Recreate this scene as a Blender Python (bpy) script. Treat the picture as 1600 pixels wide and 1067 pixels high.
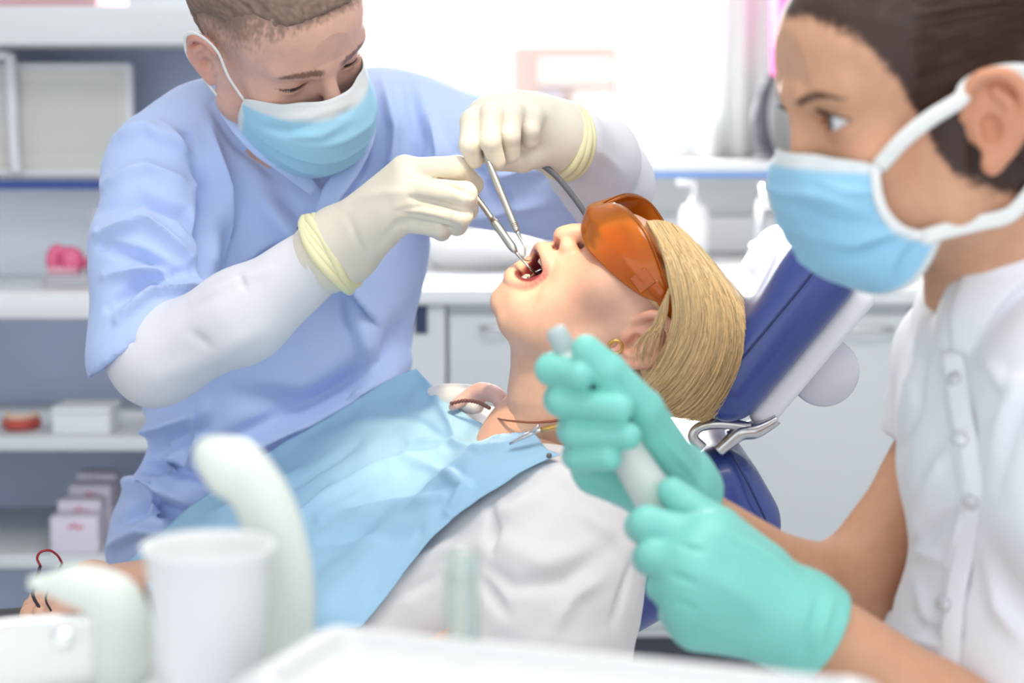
import bpy, math, random
import numpy as np
from mathutils import Vector, Matrix

for o_ in list(bpy.data.objects):
    bpy.data.objects.remove(o_, do_unlink=True)
scene = bpy.context.scene
COL = scene.collection

# ------------------------------------------------------------------ camera
F_PX = 2900.0                       # focal length in pixels of the 1600 x 1067 frame
PITCH = math.atan(353.0 / F_PX)     # camera looks slightly down
ZC = 1.22                           # camera height
cam_d = bpy.data.cameras.new('camera')
cam = bpy.data.objects.new('camera', cam_d)
COL.objects.link(cam)
cam.location = (0, 0, ZC)
cam.rotation_euler = (math.pi / 2 - PITCH, 0, 0)
cam_d.sensor_width = 36.0
cam_d.lens = 36.0 * F_PX / 1600.0
cam_d.clip_start = 0.05
cam_d.dof.use_dof = True
cam_d.dof.focus_distance = 1.80
cam_d.dof.aperture_fstop = 4.1
scene.camera = cam

# ------------------------------------------------------------------ light
world = bpy.data.worlds.new('world')
scene.world = world
world.use_nodes = True
bg = world.node_tree.nodes['Background']
bg.inputs[0].default_value = (0.93, 0.97, 1.0, 1)
bg.inputs[1].default_value = 1.5
scene.view_settings.view_transform = 'Standard'
scene.view_settings.look = 'None'
scene.view_settings.gamma = 1.0
scene.view_settings.use_curve_mapping = False
scene.view_settings.exposure = 0.18


def area_light(name, loc, target, size, power, color):
    d = bpy.data.lights.new(name, 'AREA')
    d.shape = 'RECTANGLE'
    d.size, d.size_y = size
    d.energy = power
    d.color = color
    o = bpy.data.objects.new(name, d)
    COL.objects.link(o)
    o.location = loc
    o.rotation_euler = (Vector(target) - Vector(loc)).to_track_quat('-Z', 'Y').to_euler()
    return o


# daylight of the window behind the dentist, and an unseen ceiling lamp added as soft fill
area_light('window_daylight', (0.05, 4.185, 1.75), (0.05, 1.0, 1.70), (0.8, 1.1), 48, (1.0, 0.98, 0.95))
area_light('ceiling_fill', (0.2, 1.3, 2.68), (0.1, 1.6, 0.9), (1.6, 1.0), 30, (1.0, 0.97, 0.92))
# operating lamp above the patient: a warm narrow beam over the mouth
sp = bpy.data.lights.new('operating_lamp', 'SPOT')
sp.energy = 62
sp.color = (1.0, 0.80, 0.48)
sp.spot_size = math.radians(12)
sp.spot_blend = 0.55
sp.shadow_soft_size = 0.04
spo = bpy.data.objects.new('operating_lamp', sp)
COL.objects.link(spo)

# ------------------------------------------------------------------ pixel helpers
cT, sT = math.cos(PITCH), math.sin(PITCH)
CAM = np.array([0, 0, ZC])


def ray(px, py):
    u = (px - 800) / F_PX
    v = (533.5 - py) / F_PX
    return np.array([u, cT + v * sT, -sT + v * cT])


def P(px, py, Y):
    """point on the ray through a pixel of the photograph at distance Y from the camera plane"""
    r = ray(px, py)
    return CAM + r * (Y / r[1])


def PP(*a):
    return [P(*q) for q in a]


def proj(V):
    V = np.atleast_2d(V) - CAM
    d = V[:, 1] * cT - V[:, 2] * sT
    v = V[:, 1] * sT + V[:, 2] * cT
    return np.stack([800 + F_PX * V[:, 0] / d, 533.5 - F_PX * v / d], 1)


spo.location = (0.12, 1.15, 1.95)
spo.rotation_euler = (Vector(P(765, 425, 1.74)) - spo.location).to_track_quat('-Z', 'Y').to_euler()


def lin(r, g, b):
    f = lambda c: (c / 255 / 12.92) if c / 255 <= .04045 else ((c / 255 + .055) / 1.055) ** 2.4
    return np.array([f(r), f(g), f(b)])


# ------------------------------------------------------------------ noise
def vnoise(Pn, freq, seed=0):
    """smooth value noise in -1..1"""
    q = np.asarray(Pn, float) * freq + seed * 17.31 + 1000
    i = np.floor(q).astype(np.int64)
    t = q - i
    t = t * t * (3 - 2 * t)

    def hsh(a, b, c):
        n = (a * 73856093) ^ (b * 19349663) ^ (c * 83492791) ^ (seed * 2654435)
        n = (n ^ (n >> 13)) * 1274126177 & 0x7fffffff
        n = (n ^ (n >> 16)) & 0xffff
        return n / 32767.5 - 1
    r = 0
    for dx in (0, 1):
        for dy in (0, 1):
            for dz in (0, 1):
                w = (t[:, 0] if dx else 1 - t[:, 0]) * (t[:, 1] if dy else 1 - t[:, 1]) * (t[:, 2] if dz else 1 - t[:, 2])
                r = r + w * hsh(i[:, 0] + dx, i[:, 1] + dy, i[:, 2] + dz)
    return r


# ------------------------------------------------------------------ implicit surfaces
def rot_axes(a, b=None):
    """3x3 with columns x=a, y~b"""
    a = np.array(a, float); a /= np.linalg.norm(a)
    if b is None:
        b = (0, 0, 1) if abs(a[2]) < .8 else (0, 1, 0)
    b = np.array(b, float); b = b - a * (a @ b); b /= np.linalg.norm(b)
    return np.stack([a, b, np.cross(a, b)], 1)


class Sdf:
    def __init__(s, lo, hi, h):
        s.lo = np.array(lo, float); s.h = h
        s.n = np.ceil((np.array(hi, float) - s.lo) / h).astype(int) + 1
        s.f = np.full(s.n, 1.0, np.float32)
        s.ax = [(s.lo[i] + h * np.arange(s.n[i])).astype(np.float32) for i in range(3)]
        s.X = None

    @classmethod
    def around(cls, pts, pad, h):
        pts = np.array(pts, float)
        return cls(pts.min(0) - pad, pts.max(0) + pad, h)

    def local(s, fn):
        """space warp hook: an optional function of (X,Y,Z)"""
        s.X = fn

    def _ap(s, blo, bhi, k, fn, mode):
        m = k + 3 * s.h
        i0 = np.clip(np.floor((np.array(blo) - m - s.lo) / s.h).astype(int), 0, s.n)
        i1 = np.clip(np.ceil((np.array(bhi) + m - s.lo) / s.h).astype(int) + 1, 0, s.n)
        if (i1 <= i0).any():
            return s
        sl = tuple(slice(a, b) for a, b in zip(i0, i1))
        X = s.ax[0][sl[0]][:, None, None]; Y = s.ax[1][sl[1]][None, :, None]; Z = s.ax[2][sl[2]][None, None, :]
        d = fn(X, Y, Z).astype(np.float32)
        f = s.f[sl]
        if mode == 'u':
            if k > 0:
                hh = np.maximum(k - np.abs(f - d), 0) / k
                s.f[sl] = np.minimum(f, d) - hh * hh * k * .25
            else:
                s.f[sl] = np.minimum(f, d)
        else:
            d = -d
            if k > 0:
                hh = np.maximum(k - np.abs(f - d), 0) / k
                s.f[sl] = np.maximum(f, d) + hh * hh * k * .25
            else:
                s.f[sl] = np.maximum(f, d)
        return s

    def cone(s, a, b, ra, rb=None, k=0.0, mode='u'):
        rb = ra if rb is None else rb
        a = np.array(a, float); b = np.array(b, float); ba = b - a; L2 = max(float(ba @ ba), 1e-12)
        R = max(ra, rb)

        def fn(X, Y, Z):
            x, y, z = X - a[0], Y - a[1], Z - a[2]
            t = np.clip((x * ba[0] + y * ba[1] + z * ba[2]) / L2, 0, 1)
            return np.sqrt((x - t * ba[0]) ** 2 + (y - t * ba[1]) ** 2 + (z - t * ba[2]) ** 2) - (ra + (rb - ra) * t)
        return s._ap(np.minimum(a, b) - R, np.maximum(a, b) + R, k, fn, mode)

    def chain(s, pts, radii, k=0.0, mode='u', kin=None):
        for i in range(len(pts) - 1):
            s.cone(pts[i], pts[i + 1], radii[i], radii[i + 1], k if (i == 0 or kin is None) else kin, mode)
        return s

    def ell(s, c, r, k=0.0, mode='u', R=None):
        c = np.array(c, float); r = np.array(r, float)
        R = np.eye(3) if R is None else R
        ext = np.sqrt((R ** 2) @ (r ** 2))

        def fn(X, Y, Z):
            x, y, z = X - c[0], Y - c[1], Z - c[2]
            q = [(R[0, i] * x + R[1, i] * y + R[2, i] * z) for i in range(3)]
            k0 = np.sqrt(sum((q[i] / r[i]) ** 2 for i in range(3)))
            k1 = np.sqrt(sum((q[i] / r[i] ** 2) ** 2 for i in range(3)))
            return k0 * (k0 - 1) / np.maximum(k1, 1e-6)
        return s._ap(c - ext, c + ext, k, fn, mode)

    def box(s, c, hs, rad, k=0.0, mode='u', R=None):
        c = np.array(c, float); hs = np.array(hs, float)
        R = np.eye(3) if R is None else R
        ext = np.abs(R) @ hs

        def fn(X, Y, Z):
            x, y, z = X - c[0], Y - c[1], Z - c[2]
            q = [np.abs(R[0, i] * x + R[1, i] * y + R[2, i] * z) - hs[i] + rad for i in range(3)]
            o = np.sqrt(sum(np.maximum(a, 0) ** 2 for a in q))
            return o + np.minimum(np.maximum(np.maximum(q[0], q[1]), q[2]), 0) - rad
        return s._ap(c - ext, c + ext, k, fn, mode)

    def func(s, lo, hi, k, fn, mode='u'):
        return s._ap(lo, hi, k, fn, mode)

    def sample(s, Q):
        q = (Q - s.lo) / s.h
        i = np.clip(np.floor(q).astype(int), 0, s.n - 2); t = np.clip(q - i, 0, 1)
        r = 0
        for dx in (0, 1):
            for dy in (0, 1):
                for dz in (0, 1):
                    w = (t[:, 0] if dx else 1 - t[:, 0]) * (t[:, 1] if dy else 1 - t[:, 1]) * (t[:, 2] if dz else 1 - t[:, 2])
                    r = r + w * s.f[i[:, 0] + dx, i[:, 1] + dy, i[:, 2] + dz]
        return r

    def mesh(s):
        f = s.f
        S = f < 0
        nx, ny, nz = f.shape
        cnt = np.zeros((nx - 1, ny - 1, nz - 1), np.uint8)
        for i in (0, 1):
            for j in (0, 1):
                for k in (0, 1):
                    cnt += S[i:nx - 1 + i, j:ny - 1 + j, k:nz - 1 + k]
        act = (cnt > 0) & (cnt < 8)
        idx = np.argwhere(act)
        M = len(idx)
        acc = np.zeros((M, 3)); num = np.zeros(M)
        cor = [(i, j, k) for i in (0, 1) for j in (0, 1) for k in (0, 1)]
        for a in cor:
            for ax in range(3):
                if a[ax] == 0:
                    b = list(a); b[ax] = 1
                    fa = f[idx[:, 0] + a[0], idx[:, 1] + a[1], idx[:, 2] + a[2]].astype(float)
                    fb = f[idx[:, 0] + b[0], idx[:, 1] + b[1], idx[:, 2] + b[2]].astype(float)
                    m = (fa < 0) != (fb < 0)
                    t = np.where(m, fa / np.where(m, fa - fb, 1), 0)
                    p = np.tile(np.array(a, float), (M, 1)); p[:, ax] = t
                    acc += p * m[:, None]; num += m
        V = s.lo + s.h * (idx + acc / num[:, None])
        vid = np.full(act.shape, -1, np.int64); vid[act] = np.arange(M)
        faces = []
        for ax in range(3):
            o1, o2 = (ax + 1) % 3, (ax + 2) % 3
            sa = [slice(None)] * 3; sb = [slice(None)] * 3
            sa[ax] = slice(0, -1); sb[ax] = slice(1, None)
            ch = S[tuple(sa)] != S[tuple(sb)]
            e = np.argwhere(ch)
            ok = (e[:, o1] > 0) & (e[:, o2] > 0) & (e[:, o1] < f.shape[o1] - 1) & (e[:, o2] < f.shape[o2] - 1)
            e = e[ok]
            fl = S[tuple(sa)][e[:, 0], e[:, 1], e[:, 2]]
            q = []
            for d1, d2 in ((-1, -1), (0, -1), (0, 0), (-1, 0)):
                c = e.copy(); c[:, o1] += d1; c[:, o2] += d2
                q.append(vid[c[:, 0], c[:, 1], c[:, 2]])
            q = np.stack(q, 1)
            q[~fl] = q[~fl][:, ::-1]
            faces.append(q)
        return V, np.concatenate(faces)


def smooth(V, F, it=2, lam=.5):
    n = len(V)
    E = np.concatenate([F[:, [0, 1]], F[:, [1, 2]], F[:, [2, 3]], F[:, [3, 0]]])
    E = np.concatenate([E, E[:, ::-1]])
    deg = np.bincount(E[:, 0], minlength=n)[:, None]
    for _ in range(it):
        A = np.stack([np.bincount(E[:, 0], V[E[:, 1], i], n) for i in range(3)], 1) / np.maximum(deg, 1)
        V = V + lam * (A - V)
    return V


def normals(V, F):
    d1 = V[F[:, 2]] - V[F[:, 0]]; d2 = V[F[:, 3 if F.shape[1] == 4 else 1]] - V[F[:, 1 if F.shape[1] == 4 else 0]]
    n = np.cross(d1, d2)
    N = np.zeros_like(V)
    for c in range(F.shape[1]):
        for i in range(3):
            N[:, i] += np.bincount(F[:, c], n[:, i], len(V))
    return N / np.maximum(np.linalg.norm(N, axis=1, keepdims=True), 1e-12)


def seg_dist(p, a, b):
    ba = b - a
    t = np.clip(((p - a) @ ba) / max(ba @ ba, 1e-9), 0, 1)
    d = p - a - t[:, None] * ba
    return np.sqrt((d ** 2).sum(1)), t


def folds(V, F, strokes, world=None):
    """press folds into cloth: strokes = (pixel polyline traced on the photograph, width px, height m).
    Each fold is raised or sunk along the surface normal where the ray of the photograph meets the cloth."""
    N = normals(V, F)
    W = V if world is None else V @ world[0].T + world[1]
    NW = N if world is None else N @ world[0].T
    pj = proj(W)
    view = W - CAM
    front = np.clip(-(NW * view).sum(1) / np.linalg.norm(view, axis=1) * 3, 0, 1)
    disp = np.zeros(len(V))
    for pl, w, a in strokes:
        pl = np.array(pl, float)
        best = np.full(len(V), 1e9); tt = np.zeros(len(V))
        ns = len(pl) - 1
        for i in range(ns):
            d, t = seg_dist(pj, pl[i], pl[i + 1])
            m = d < best
            best[m] = d[m]; tt[m] = (i + t[m]) / ns
        env = np.sin(np.clip(tt, 0.04, .96) * math.pi) ** .5
        disp += a * env * np.exp(-(best / w) ** 2)
    return V + N * (disp * front)[:, None]


# ------------------------------------------------------------------ mesh / object helpers
def new_mesh(name, V, F, smooth_shade=True):
    me = bpy.data.meshes.new(name)
    V = np.asarray(V, np.float32); F = np.asarray(F, np.int32)
    me.vertices.add(len(V)); me.vertices.foreach_set('co', V.ravel())
    k = F.shape[1]
    me.loops.add(F.size); me.loops.foreach_set('vertex_index', F.ravel())
    me.polygons.add(len(F))
    me.polygons.foreach_set('loop_start', np.arange(0, F.size, k, dtype=np.int32))
    me.update(calc_edges=True)
    me.validate()
    me.polygons.foreach_set('use_smooth', np.full(len(me.polygons), smooth_shade))
    return me


def set_col(me, C):
    at = me.color_attributes.new('Col', 'FLOAT_COLOR', 'POINT')
    C = np.concatenate([np.asarray(C, np.float32), np.ones((len(C), 1), np.float32)], 1)
    at.data.foreach_set('color', C.ravel())


def link(name, me, m, parent=None, mw=None):
    o = bpy.data.objects.new(name, me)
    COL.objects.link(o)
    if m is not None:
        me.materials.clear(); me.materials.append(m)
    if mw is not None:
        o.matrix_basis = mw
    if parent is not None:
        o.parent = parent
        o.matrix_parent_inverse = parent['_inv'] if False else PINV[parent.name]
    return o


PINV = {}


def tag(o, label, cat=None, group=None, kind=None):
    o['label'] = label
    if cat: o['category'] = cat
    if group: o['group'] = group
    if kind: o['kind'] = kind
    return o


def thing(name, loc, label, cat, group=None):
    o = bpy.data.objects.new(name, None)
    o.empty_display_size = .05
    COL.objects.link(o)
    o.location = loc
    PINV[o.name] = Matrix.Translation(Vector(loc)).inverted()
    return tag(o, label, cat, group)


def own(o):
    """let a mesh object with a plain transform take children placed in world space"""
    M = o.matrix_basis.copy()
    if o.parent is not None:
        M = PINV[o.parent.name] @ M
        M = o.parent.matrix_basis @ M
    PINV[o.name] = M.inverted()
    return o


def mat4(R, T):
    M = Matrix.Identity(4)
    for i in range(3):
        for j in range(3):
            M[i][j] = float(R[i][j])
        M[i][3] = float(T[i])
    return M


def box_vf(lo, hi):
    x0, y0, z0 = lo; x1, y1, z1 = hi
    V = [(x0, y0, z0), (x1, y0, z0), (x1, y1, z0), (x0, y1, z0), (x0, y0, z1), (x1, y0, z1), (x1, y1, z1), (x0, y1, z1)]
    Fc = [(0, 3, 2, 1), (4, 5, 6, 7), (0, 1, 5, 4), (1, 2, 6, 5), (2, 3, 7, 6), (3, 0, 4, 7)]
    return np.array(V, float), np.array(Fc)


def bevel(o, w, seg=3):
    b = o.modifiers.new('bevel', 'BEVEL'); b.width = w; b.segments = seg; b.limit_method = 'ANGLE'
    return o


def box(name, lo, hi, m, parent=None, bev=0.0, seg=3):
    V, Fc = box_vf(lo, hi)
    o = link(name, new_mesh(name, V, Fc, bev > 0), m, parent)
    if bev: bevel(o, bev, seg)
    return o


def tube_vf(pts, radii, n=10, cap=True, flat=None):
    """tube along a polyline; flat=(axis, factor) squashes the section into a ribbon"""
    pts = np.array(pts, float); k = len(pts)
    radii = np.full(k, radii) if np.isscalar(radii) else np.array(radii, float)
    T = np.gradient(pts, axis=0); T /= np.linalg.norm(T, axis=1, keepdims=True)
    up = np.array([0, 0, 1.]) if abs(T[0][2]) < .9 else np.array([1., 0, 0])
    U = []
    u = up - T[0] * (up @ T[0])
    for i in range(k):
        u = u - T[i] * (u @ T[i]); u /= np.linalg.norm(u); U.append(u.copy())
    U = np.array(U); W = np.cross(T, U)
    if flat is not None:
        nrm = flat[0] if np.ndim(flat[0]) == 2 else np.tile(flat[0], (k, 1))
        U = nrm - T * (nrm * T).sum(1, keepdims=True); U /= np.linalg.norm(U, axis=1, keepdims=True)
        W = np.cross(T, U); U = U * flat[1]
    a = np.arange(n) * 2 * math.pi / n
    V = pts[:, None, :] + radii[:, None, None] * (np.cos(a)[None, :, None] * U[:, None, :] + np.sin(a)[None, :, None] * W[:, None, :])
    V = V.reshape(-1, 3)
    i = np.arange(k - 1)[:, None] * n; j = np.arange(n)[None, :]; j2 = (j + 1) % n
    Fc = np.stack([i + j, i + j2, i + n + j2, i + n + j], -1).reshape(-1, 4)
    if cap:
        V = np.concatenate([V, pts[:1], pts[-1:]])
        c0, c1 = len(V) - 2, len(V) - 1
        jj = np.arange(n); j2 = (jj + 1) % n
        # degenerate-free quads are not needed: use triangle pairs folded into quads
        Fa = np.stack([np.full(n // 2, c0), jj[2::2] if False else (np.arange(0, n, 2) + 2) % n, np.arange(0, n, 2) + 1, np.arange(0, n, 2)], 1)
        Fb = np.stack([np.full(n // 2, c1), np.arange(0, n, 2) + (k - 1) * n, np.arange(0, n, 2) + 1 + (k - 1) * n, (np.arange(0, n, 2) + 2) % n + (k - 1) * n], 1)
        Fc = np.concatenate([Fc, Fa, Fb])
    return V, Fc


def tube(name, pts, r, m, parent=None, n=10, flat=None, res=0):
    if res:
        pts = catmull(pts, res)
        if not np.isscalar(r):
            r = np.interp(np.linspace(0, 1, len(pts)), np.linspace(0, 1, len(r)), r)
    V, Fc = tube_vf(pts, r, n, True, flat)
    return link(name, new_mesh(name, V, Fc), m, parent)


def catmull(pts, res):
    pts = np.array(pts, float)
    p = np.concatenate([[2 * pts[0] - pts[1]], pts, [2 * pts[-1] - pts[-2]]])
    out = []
    for i in range(1, len(p) - 2):
        for t in np.arange(res) / res:
            out.append(.5 * ((2 * p[i]) + (-p[i - 1] + p[i + 1]) * t + (2 * p[i - 1] - 5 * p[i] + 4 * p[i + 1] - p[i + 2]) * t * t
                             + (-p[i - 1] + 3 * p[i] - 3 * p[i + 1] + p[i + 2]) * t ** 3))
    out.append(pts[-1])
    return np.array(out)


def grid_patch(ctrl, ru, rv):
    """ctrl[rows][cols] control points -> smooth grid"""
    C = np.array(ctrl, float)
    A = np.stack([catmull(C[i], ru) for i in range(C.shape[0])])
    B = np.stack([catmull(A[:, j], rv) for j in range(A.shape[1])], 1)
    return B


def grid_faces(r, c):
    i = np.arange(r - 1)[:, None] * c; j = np.arange(c - 1)[None, :]
    return np.stack([i + j, i + j + 1, i + c + j + 1, i + c + j], -1).reshape(-1, 4)


def sheet(V, Fc, th):
    """give a surface thickness along its normals, closed at the rim"""
    N = normals(V, Fc)
    n = len(V)
    V2 = np.concatenate([V, V - N * th])
    F2 = np.concatenate([Fc, Fc[:, ::-1] + n])
    E = np.concatenate([Fc[:, [0, 1]], Fc[:, [1, 2]], Fc[:, [2, 3]], Fc[:, [3, 0]]])
    key = np.sort(E, 1); key = key[:, 0] * n + key[:, 1]
    u, inv, cnt = np.unique(key, return_inverse=True, return_counts=True)
    B = E[cnt[inv] == 1]
    rim = np.stack([B[:, 1], B[:, 0], B[:, 0] + n, B[:, 1] + n], 1)
    return V2, np.concatenate([F2, rim])


def lathe(profile, n=32):
    pr = np.array(profile, float)
    a = np.arange(n) * 2 * math.pi / n
    V = np.stack([pr[:, None, 0] * np.cos(a), pr[:, None, 0] * np.sin(a), np.repeat(pr[:, 1:2], n, 1)], -1).reshape(-1, 3)
    i = np.arange(len(pr) - 1)[:, None] * n; j = np.arange(n)[None, :]; j2 = (j + 1) % n
    return V, np.stack([i + j, i + j2, i + n + j2, i + n + j], -1).reshape(-1, 4)


def uv_sphere(r, n=24, m=14):
    a = np.linspace(1e-3, math.pi - 1e-3, m)
    return lathe(np.stack([r * np.sin(a), -r * np.cos(a)], 1), n)


# ------------------------------------------------------------------ materials
MATS = {}


def mat(name, col=None, rough=.5, metal=0.0, attr=False, sss=0.0, noise=None, bump=None, trans=0.0, alpha=1.0, spec=.5, coat=0.0, sheen=0.0, emit=None, ior=1.45, streak=None, tl=0.0):
    if name in MATS: return MATS[name]
    m = bpy.data.materials.new(name); m.use_nodes = True
    nt = m.node_tree; b = nt.nodes['Principled BSDF']; L = nt.links
    b.inputs['Roughness'].default_value = rough
    b.inputs['Metallic'].default_value = metal
    b.inputs['Specular IOR Level'].default_value = spec
    b.inputs['IOR'].default_value = ior
    b.inputs['Coat Weight'].default_value = coat
    b.inputs['Coat Roughness'].default_value = .08
    b.inputs['Sheen Weight'].default_value = sheen
    b.inputs['Transmission Weight'].default_value = trans
    b.inputs['Alpha'].default_value = alpha
    if sss:
        b.inputs['Subsurface Weight'].default_value = sss
        b.inputs['Subsurface Radius'].default_value = (.6, .25, .15)
        b.inputs['Subsurface Scale'].default_value = .012
    tc = nt.nodes.new('ShaderNodeTexCoord')
    src = None
    if attr:
        a = nt.nodes.new('ShaderNodeVertexColor'); a.layer_name = 'Col'; src = a.outputs['Color']
    else:
        b.inputs['Base Color'].default_value = (*col, 1)
    tex = None
    if streak is not None:            # strand-like streaks: (scale xyz, dark, light)
        mp = nt.nodes.new('ShaderNodeMapping'); mp.inputs['Scale'].default_value = streak[0]
        L.new(tc.outputs['Object'], mp.inputs['Vector'])
        tx = nt.nodes.new('ShaderNodeTexNoise'); tx.inputs['Scale'].default_value = 1; tx.inputs['Detail'].default_value = 3
        L.new(mp.outputs['Vector'], tx.inputs['Vector'])
        tex = tx
        noise = (1, streak[1], streak[2])
    elif noise is not None:           # (scale, multiplier low, multiplier high)
        tx = nt.nodes.new('ShaderNodeTexNoise'); tx.inputs['Scale'].default_value = noise[0]; tx.inputs['Detail'].default_value = 4
        L.new(tc.outputs['Object'], tx.inputs['Vector']); tex = tx
    if tex is not None:
        rmp = nt.nodes.new('ShaderNodeMapRange')
        rmp.inputs['From Min'].default_value = .3; rmp.inputs['From Max'].default_value = .7
        rmp.inputs['To Min'].default_value = noise[1]; rmp.inputs['To Max'].default_value = noise[2]
        L.new(tex.outputs['Fac'], rmp.inputs['Value'])
        mx = nt.nodes.new('ShaderNodeVectorMath'); mx.operation = 'SCALE'
        if src is not None: L.new(src, mx.inputs[0])
        else: mx.inputs[0].default_value = tuple(col)
        L.new(rmp.outputs['Result'], mx.inputs['Scale'])
        src = mx.outputs['Vector']
    if src is not None:
        L.new(src, b.inputs['Base Color'])
    if bump is not None:              # (scale, strength, distance)
        t2 = nt.nodes.new('ShaderNodeTexNoise'); t2.inputs['Scale'].default_value = bump[0]; t2.inputs['Detail'].default_value = 3
        if streak is not None: L.new(mp.outputs['Vector'], t2.inputs['Vector']); t2.inputs['Scale'].default_value = 1
        else: L.new(tc.outputs['Object'], t2.inputs['Vector'])
        bp = nt.nodes.new('ShaderNodeBump'); bp.inputs['Strength'].default_value = bump[1]; bp.inputs['Distance'].default_value = bump[2]
        L.new(t2.outputs['Fac'], bp.inputs['Height']); L.new(bp.outputs['Normal'], b.inputs['Normal'])
    if emit is not None:
        b.inputs['Emission Color'].default_value = (*emit[0], 1); b.inputs['Emission Strength'].default_value = emit[1]
    if tl:
        tr = nt.nodes.new('ShaderNodeBsdfTranslucent')
        if src is not None: L.new(src, tr.inputs['Color'])
        else: tr.inputs['Color'].default_value = (*col, 1)
        ms = nt.nodes.new('ShaderNodeMixShader'); ms.inputs[0].default_value = tl
        out = nt.nodes['Material Output']
        L.new(b.outputs[0], ms.inputs[1]); L.new(tr.outputs[0], ms.inputs[2]); L.new(ms.outputs[0], out.inputs['Surface'])
    MATS[name] = m
    return m
# ================================================================== the room
M_white = mat('white_paint', (.80, .81, .82), .5, noise=(3, .97, 1.02))
M_wall = mat('wall_paint', (.80, .82, .83), .7, noise=(2, .97, 1.02))
M_floor = mat('floor_vinyl', (.55, .57, .60), .45, noise=(6, .93, 1.05))
M_lam = mat('white_laminate', (.70, .725, .735), .35, noise=(2, .98, 1.02))
M_slate = mat('slate_blue_board', lin(188, 198, 224), .5, noise=(4, .94, 1.04))
M_navy_edge = mat('navy_edging', lin(52, 78, 150), .4)
M_blue_edge = mat('blue_edging', lin(110, 150, 215), .4)
M_top = mat('worktop_white', (.84, .85, .86), .18, coat=.3)
M_steel = mat('brushed_steel', (.62, .62, .62), .28, 1.0, noise=(60, .9, 1.08))
M_dark = mat('dark_gap', (.08, .09, .11), .6)


def xz(px, py, Y):
    p = P(px, py, Y); return p[0], p[2]


def boxes(name, lst, m, parent=None, bev=0.0):
    Vs, Fs, n = [], [], 0
    for lo, hi in lst:
        V, Fc = box_vf(lo, hi); Vs.append(V); Fs.append(Fc + n); n += 8
    o = link(name, new_mesh(name, np.concatenate(Vs), np.concatenate(Fs), bev > 0), m, parent)
    if bev: bevel(o, bev)
    return o


tag(box('floor', (-3.2, -1.5, -.05), (3.2, 4.3, 0), M_floor), 'pale grey vinyl floor of the surgery', kind='structure')
YB = 4.2
wx0, zs = xz(520, 249, YB)
wx1, _ = xz(1086, 249, YB)
tag(boxes('wall_back', [((-3.2, YB, 0), (3.2, YB + .2, zs)), ((-3.2, YB, zs), (wx0, YB + .2, 2.7)),
                        ((wx1, YB, zs), (3.2, YB + .2, 2.7)), ((wx0, YB, 2.35), (wx1, YB + .2, 2.7))], M_wall),
    'white back wall of the surgery around the window', kind='structure')
tag(box('wall_left', (-3.3, -1.5, 0), (-3.2, 4.4, 2.7), M_wall), 'white side wall on the left', kind='structure')
tag(box('wall_right', (3.2, -1.5, 0), (3.3, 4.4, 2.7), M_wall), 'white side wall on the right', kind='structure')
tag(box('ceiling', (-3.3, -1.5, 2.7), (3.3, 4.4, 2.8), M_white), 'white ceiling of the surgery', kind='structure')
# window: frame, mullion, pane, sill
win = tag(boxes('window_1', [((wx0, YB + .05, zs), (wx0 + .06, YB + .13, 2.35)), ((wx1 - .06, YB + .05, zs), (wx1, YB + .13, 2.35)),
                             ((wx0 + .06, YB + .055, zs), (wx1 - .06, YB + .125, zs + .05)), ((wx0 + .06, YB + .055, 2.29), (wx1 - .06, YB + .125, 2.35)),
                             ((wx1 - .17, YB + .06, zs + .05), (wx1 - .11, YB + .12, 2.29))], M_white),
          'white framed window flooded with daylight', kind='structure')
own(win)
M_pane = mat('window_glass', (1, 1, 1), 0.0, trans=1.0, ior=1.02, spec=.1)
link('pane', new_mesh('pane', *box_vf((wx0 + .06, YB + .085, zs + .05), (wx1 - .17, YB + .09, 2.29)), False), M_pane, win)
link('pane', new_mesh('pane', *box_vf((wx1 - .11, YB + .085, zs + .05), (wx1 - .06, YB + .09, 2.29)), False), M_pane, win)
# sill shelf with its blue edge
sl = thing('window_sill_board', (0.6, YB - .1, zs - .03), 'long white sill board with a thin blue edge under the window', 'sill')
box('board', (wx0 - .2, YB - .20, zs - .022), (2.2, YB, zs), M_white, sl)
box('edge_strip', (wx0 - .2, YB - .206, zs - .034), (2.2, YB - .19, zs - .0225), M_blue_edge, sl)

# a pale building across the street, seen washed out through the window
M_facade = mat('facade_plaster', lin(214, 188, 178), .9, noise=(1, .96, 1.03))
M_facwin = mat('facade_window', lin(200, 192, 198), .3)
bl = thing('building', (2.0, 14, 0), 'pale washed-out building across the street beyond the window', 'building')
fx0, _ = xz(800, 200, 14); fx1, ftop = xz(965, 72, 14)
M_facl = mat('facade_light', lin(236, 226, 220), .9)
box('wall', (fx0, 14, 0), (fx1, 16, ftop), M_facade, bl)
for i_, (a, b_, c, d) in enumerate([(842, 90, 955, 132), (842, 140, 880, 230), (895, 140, 955, 230)]):
    qx0, qz1 = xz(a, b_, 14); qx1, qz0 = xz(c, d, 14)
    box('window', (qx0, 13.94, qz0), (qx1, 14.02, qz1), M_facl if i_ != 1 else M_facwin, bl)

# curtain panel beside the window and the things on the sill
M_curt = mat('curtain', (.78, .80, .80), .9, tl=.3)
cx0, _ = xz(1090, 200, YB - .1); cx1, _ = xz(1330, 200, YB - .1)
xs = np.linspace(cx0, cx1, 80); zz = np.linspace(zs + .002, 2.4, 4)
Vc = np.array([[x, YB - .03 + .010 * math.sin(x * 95) + .006 * math.sin(x * 41), z] for z in zz for x in xs])
Vc, Fc_ = sheet(Vc, grid_faces(4, 80), .002)
tag(link('curtain', new_mesh('curtain', Vc, Fc_), M_curt), 'white hanging curtain at the right of the window', 'curtain')
M_pink = mat('pink_plastic', lin(238, 110, 175), .45)
M_char = mat('charcoal_plastic', lin(95, 97, 104), .5)
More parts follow.
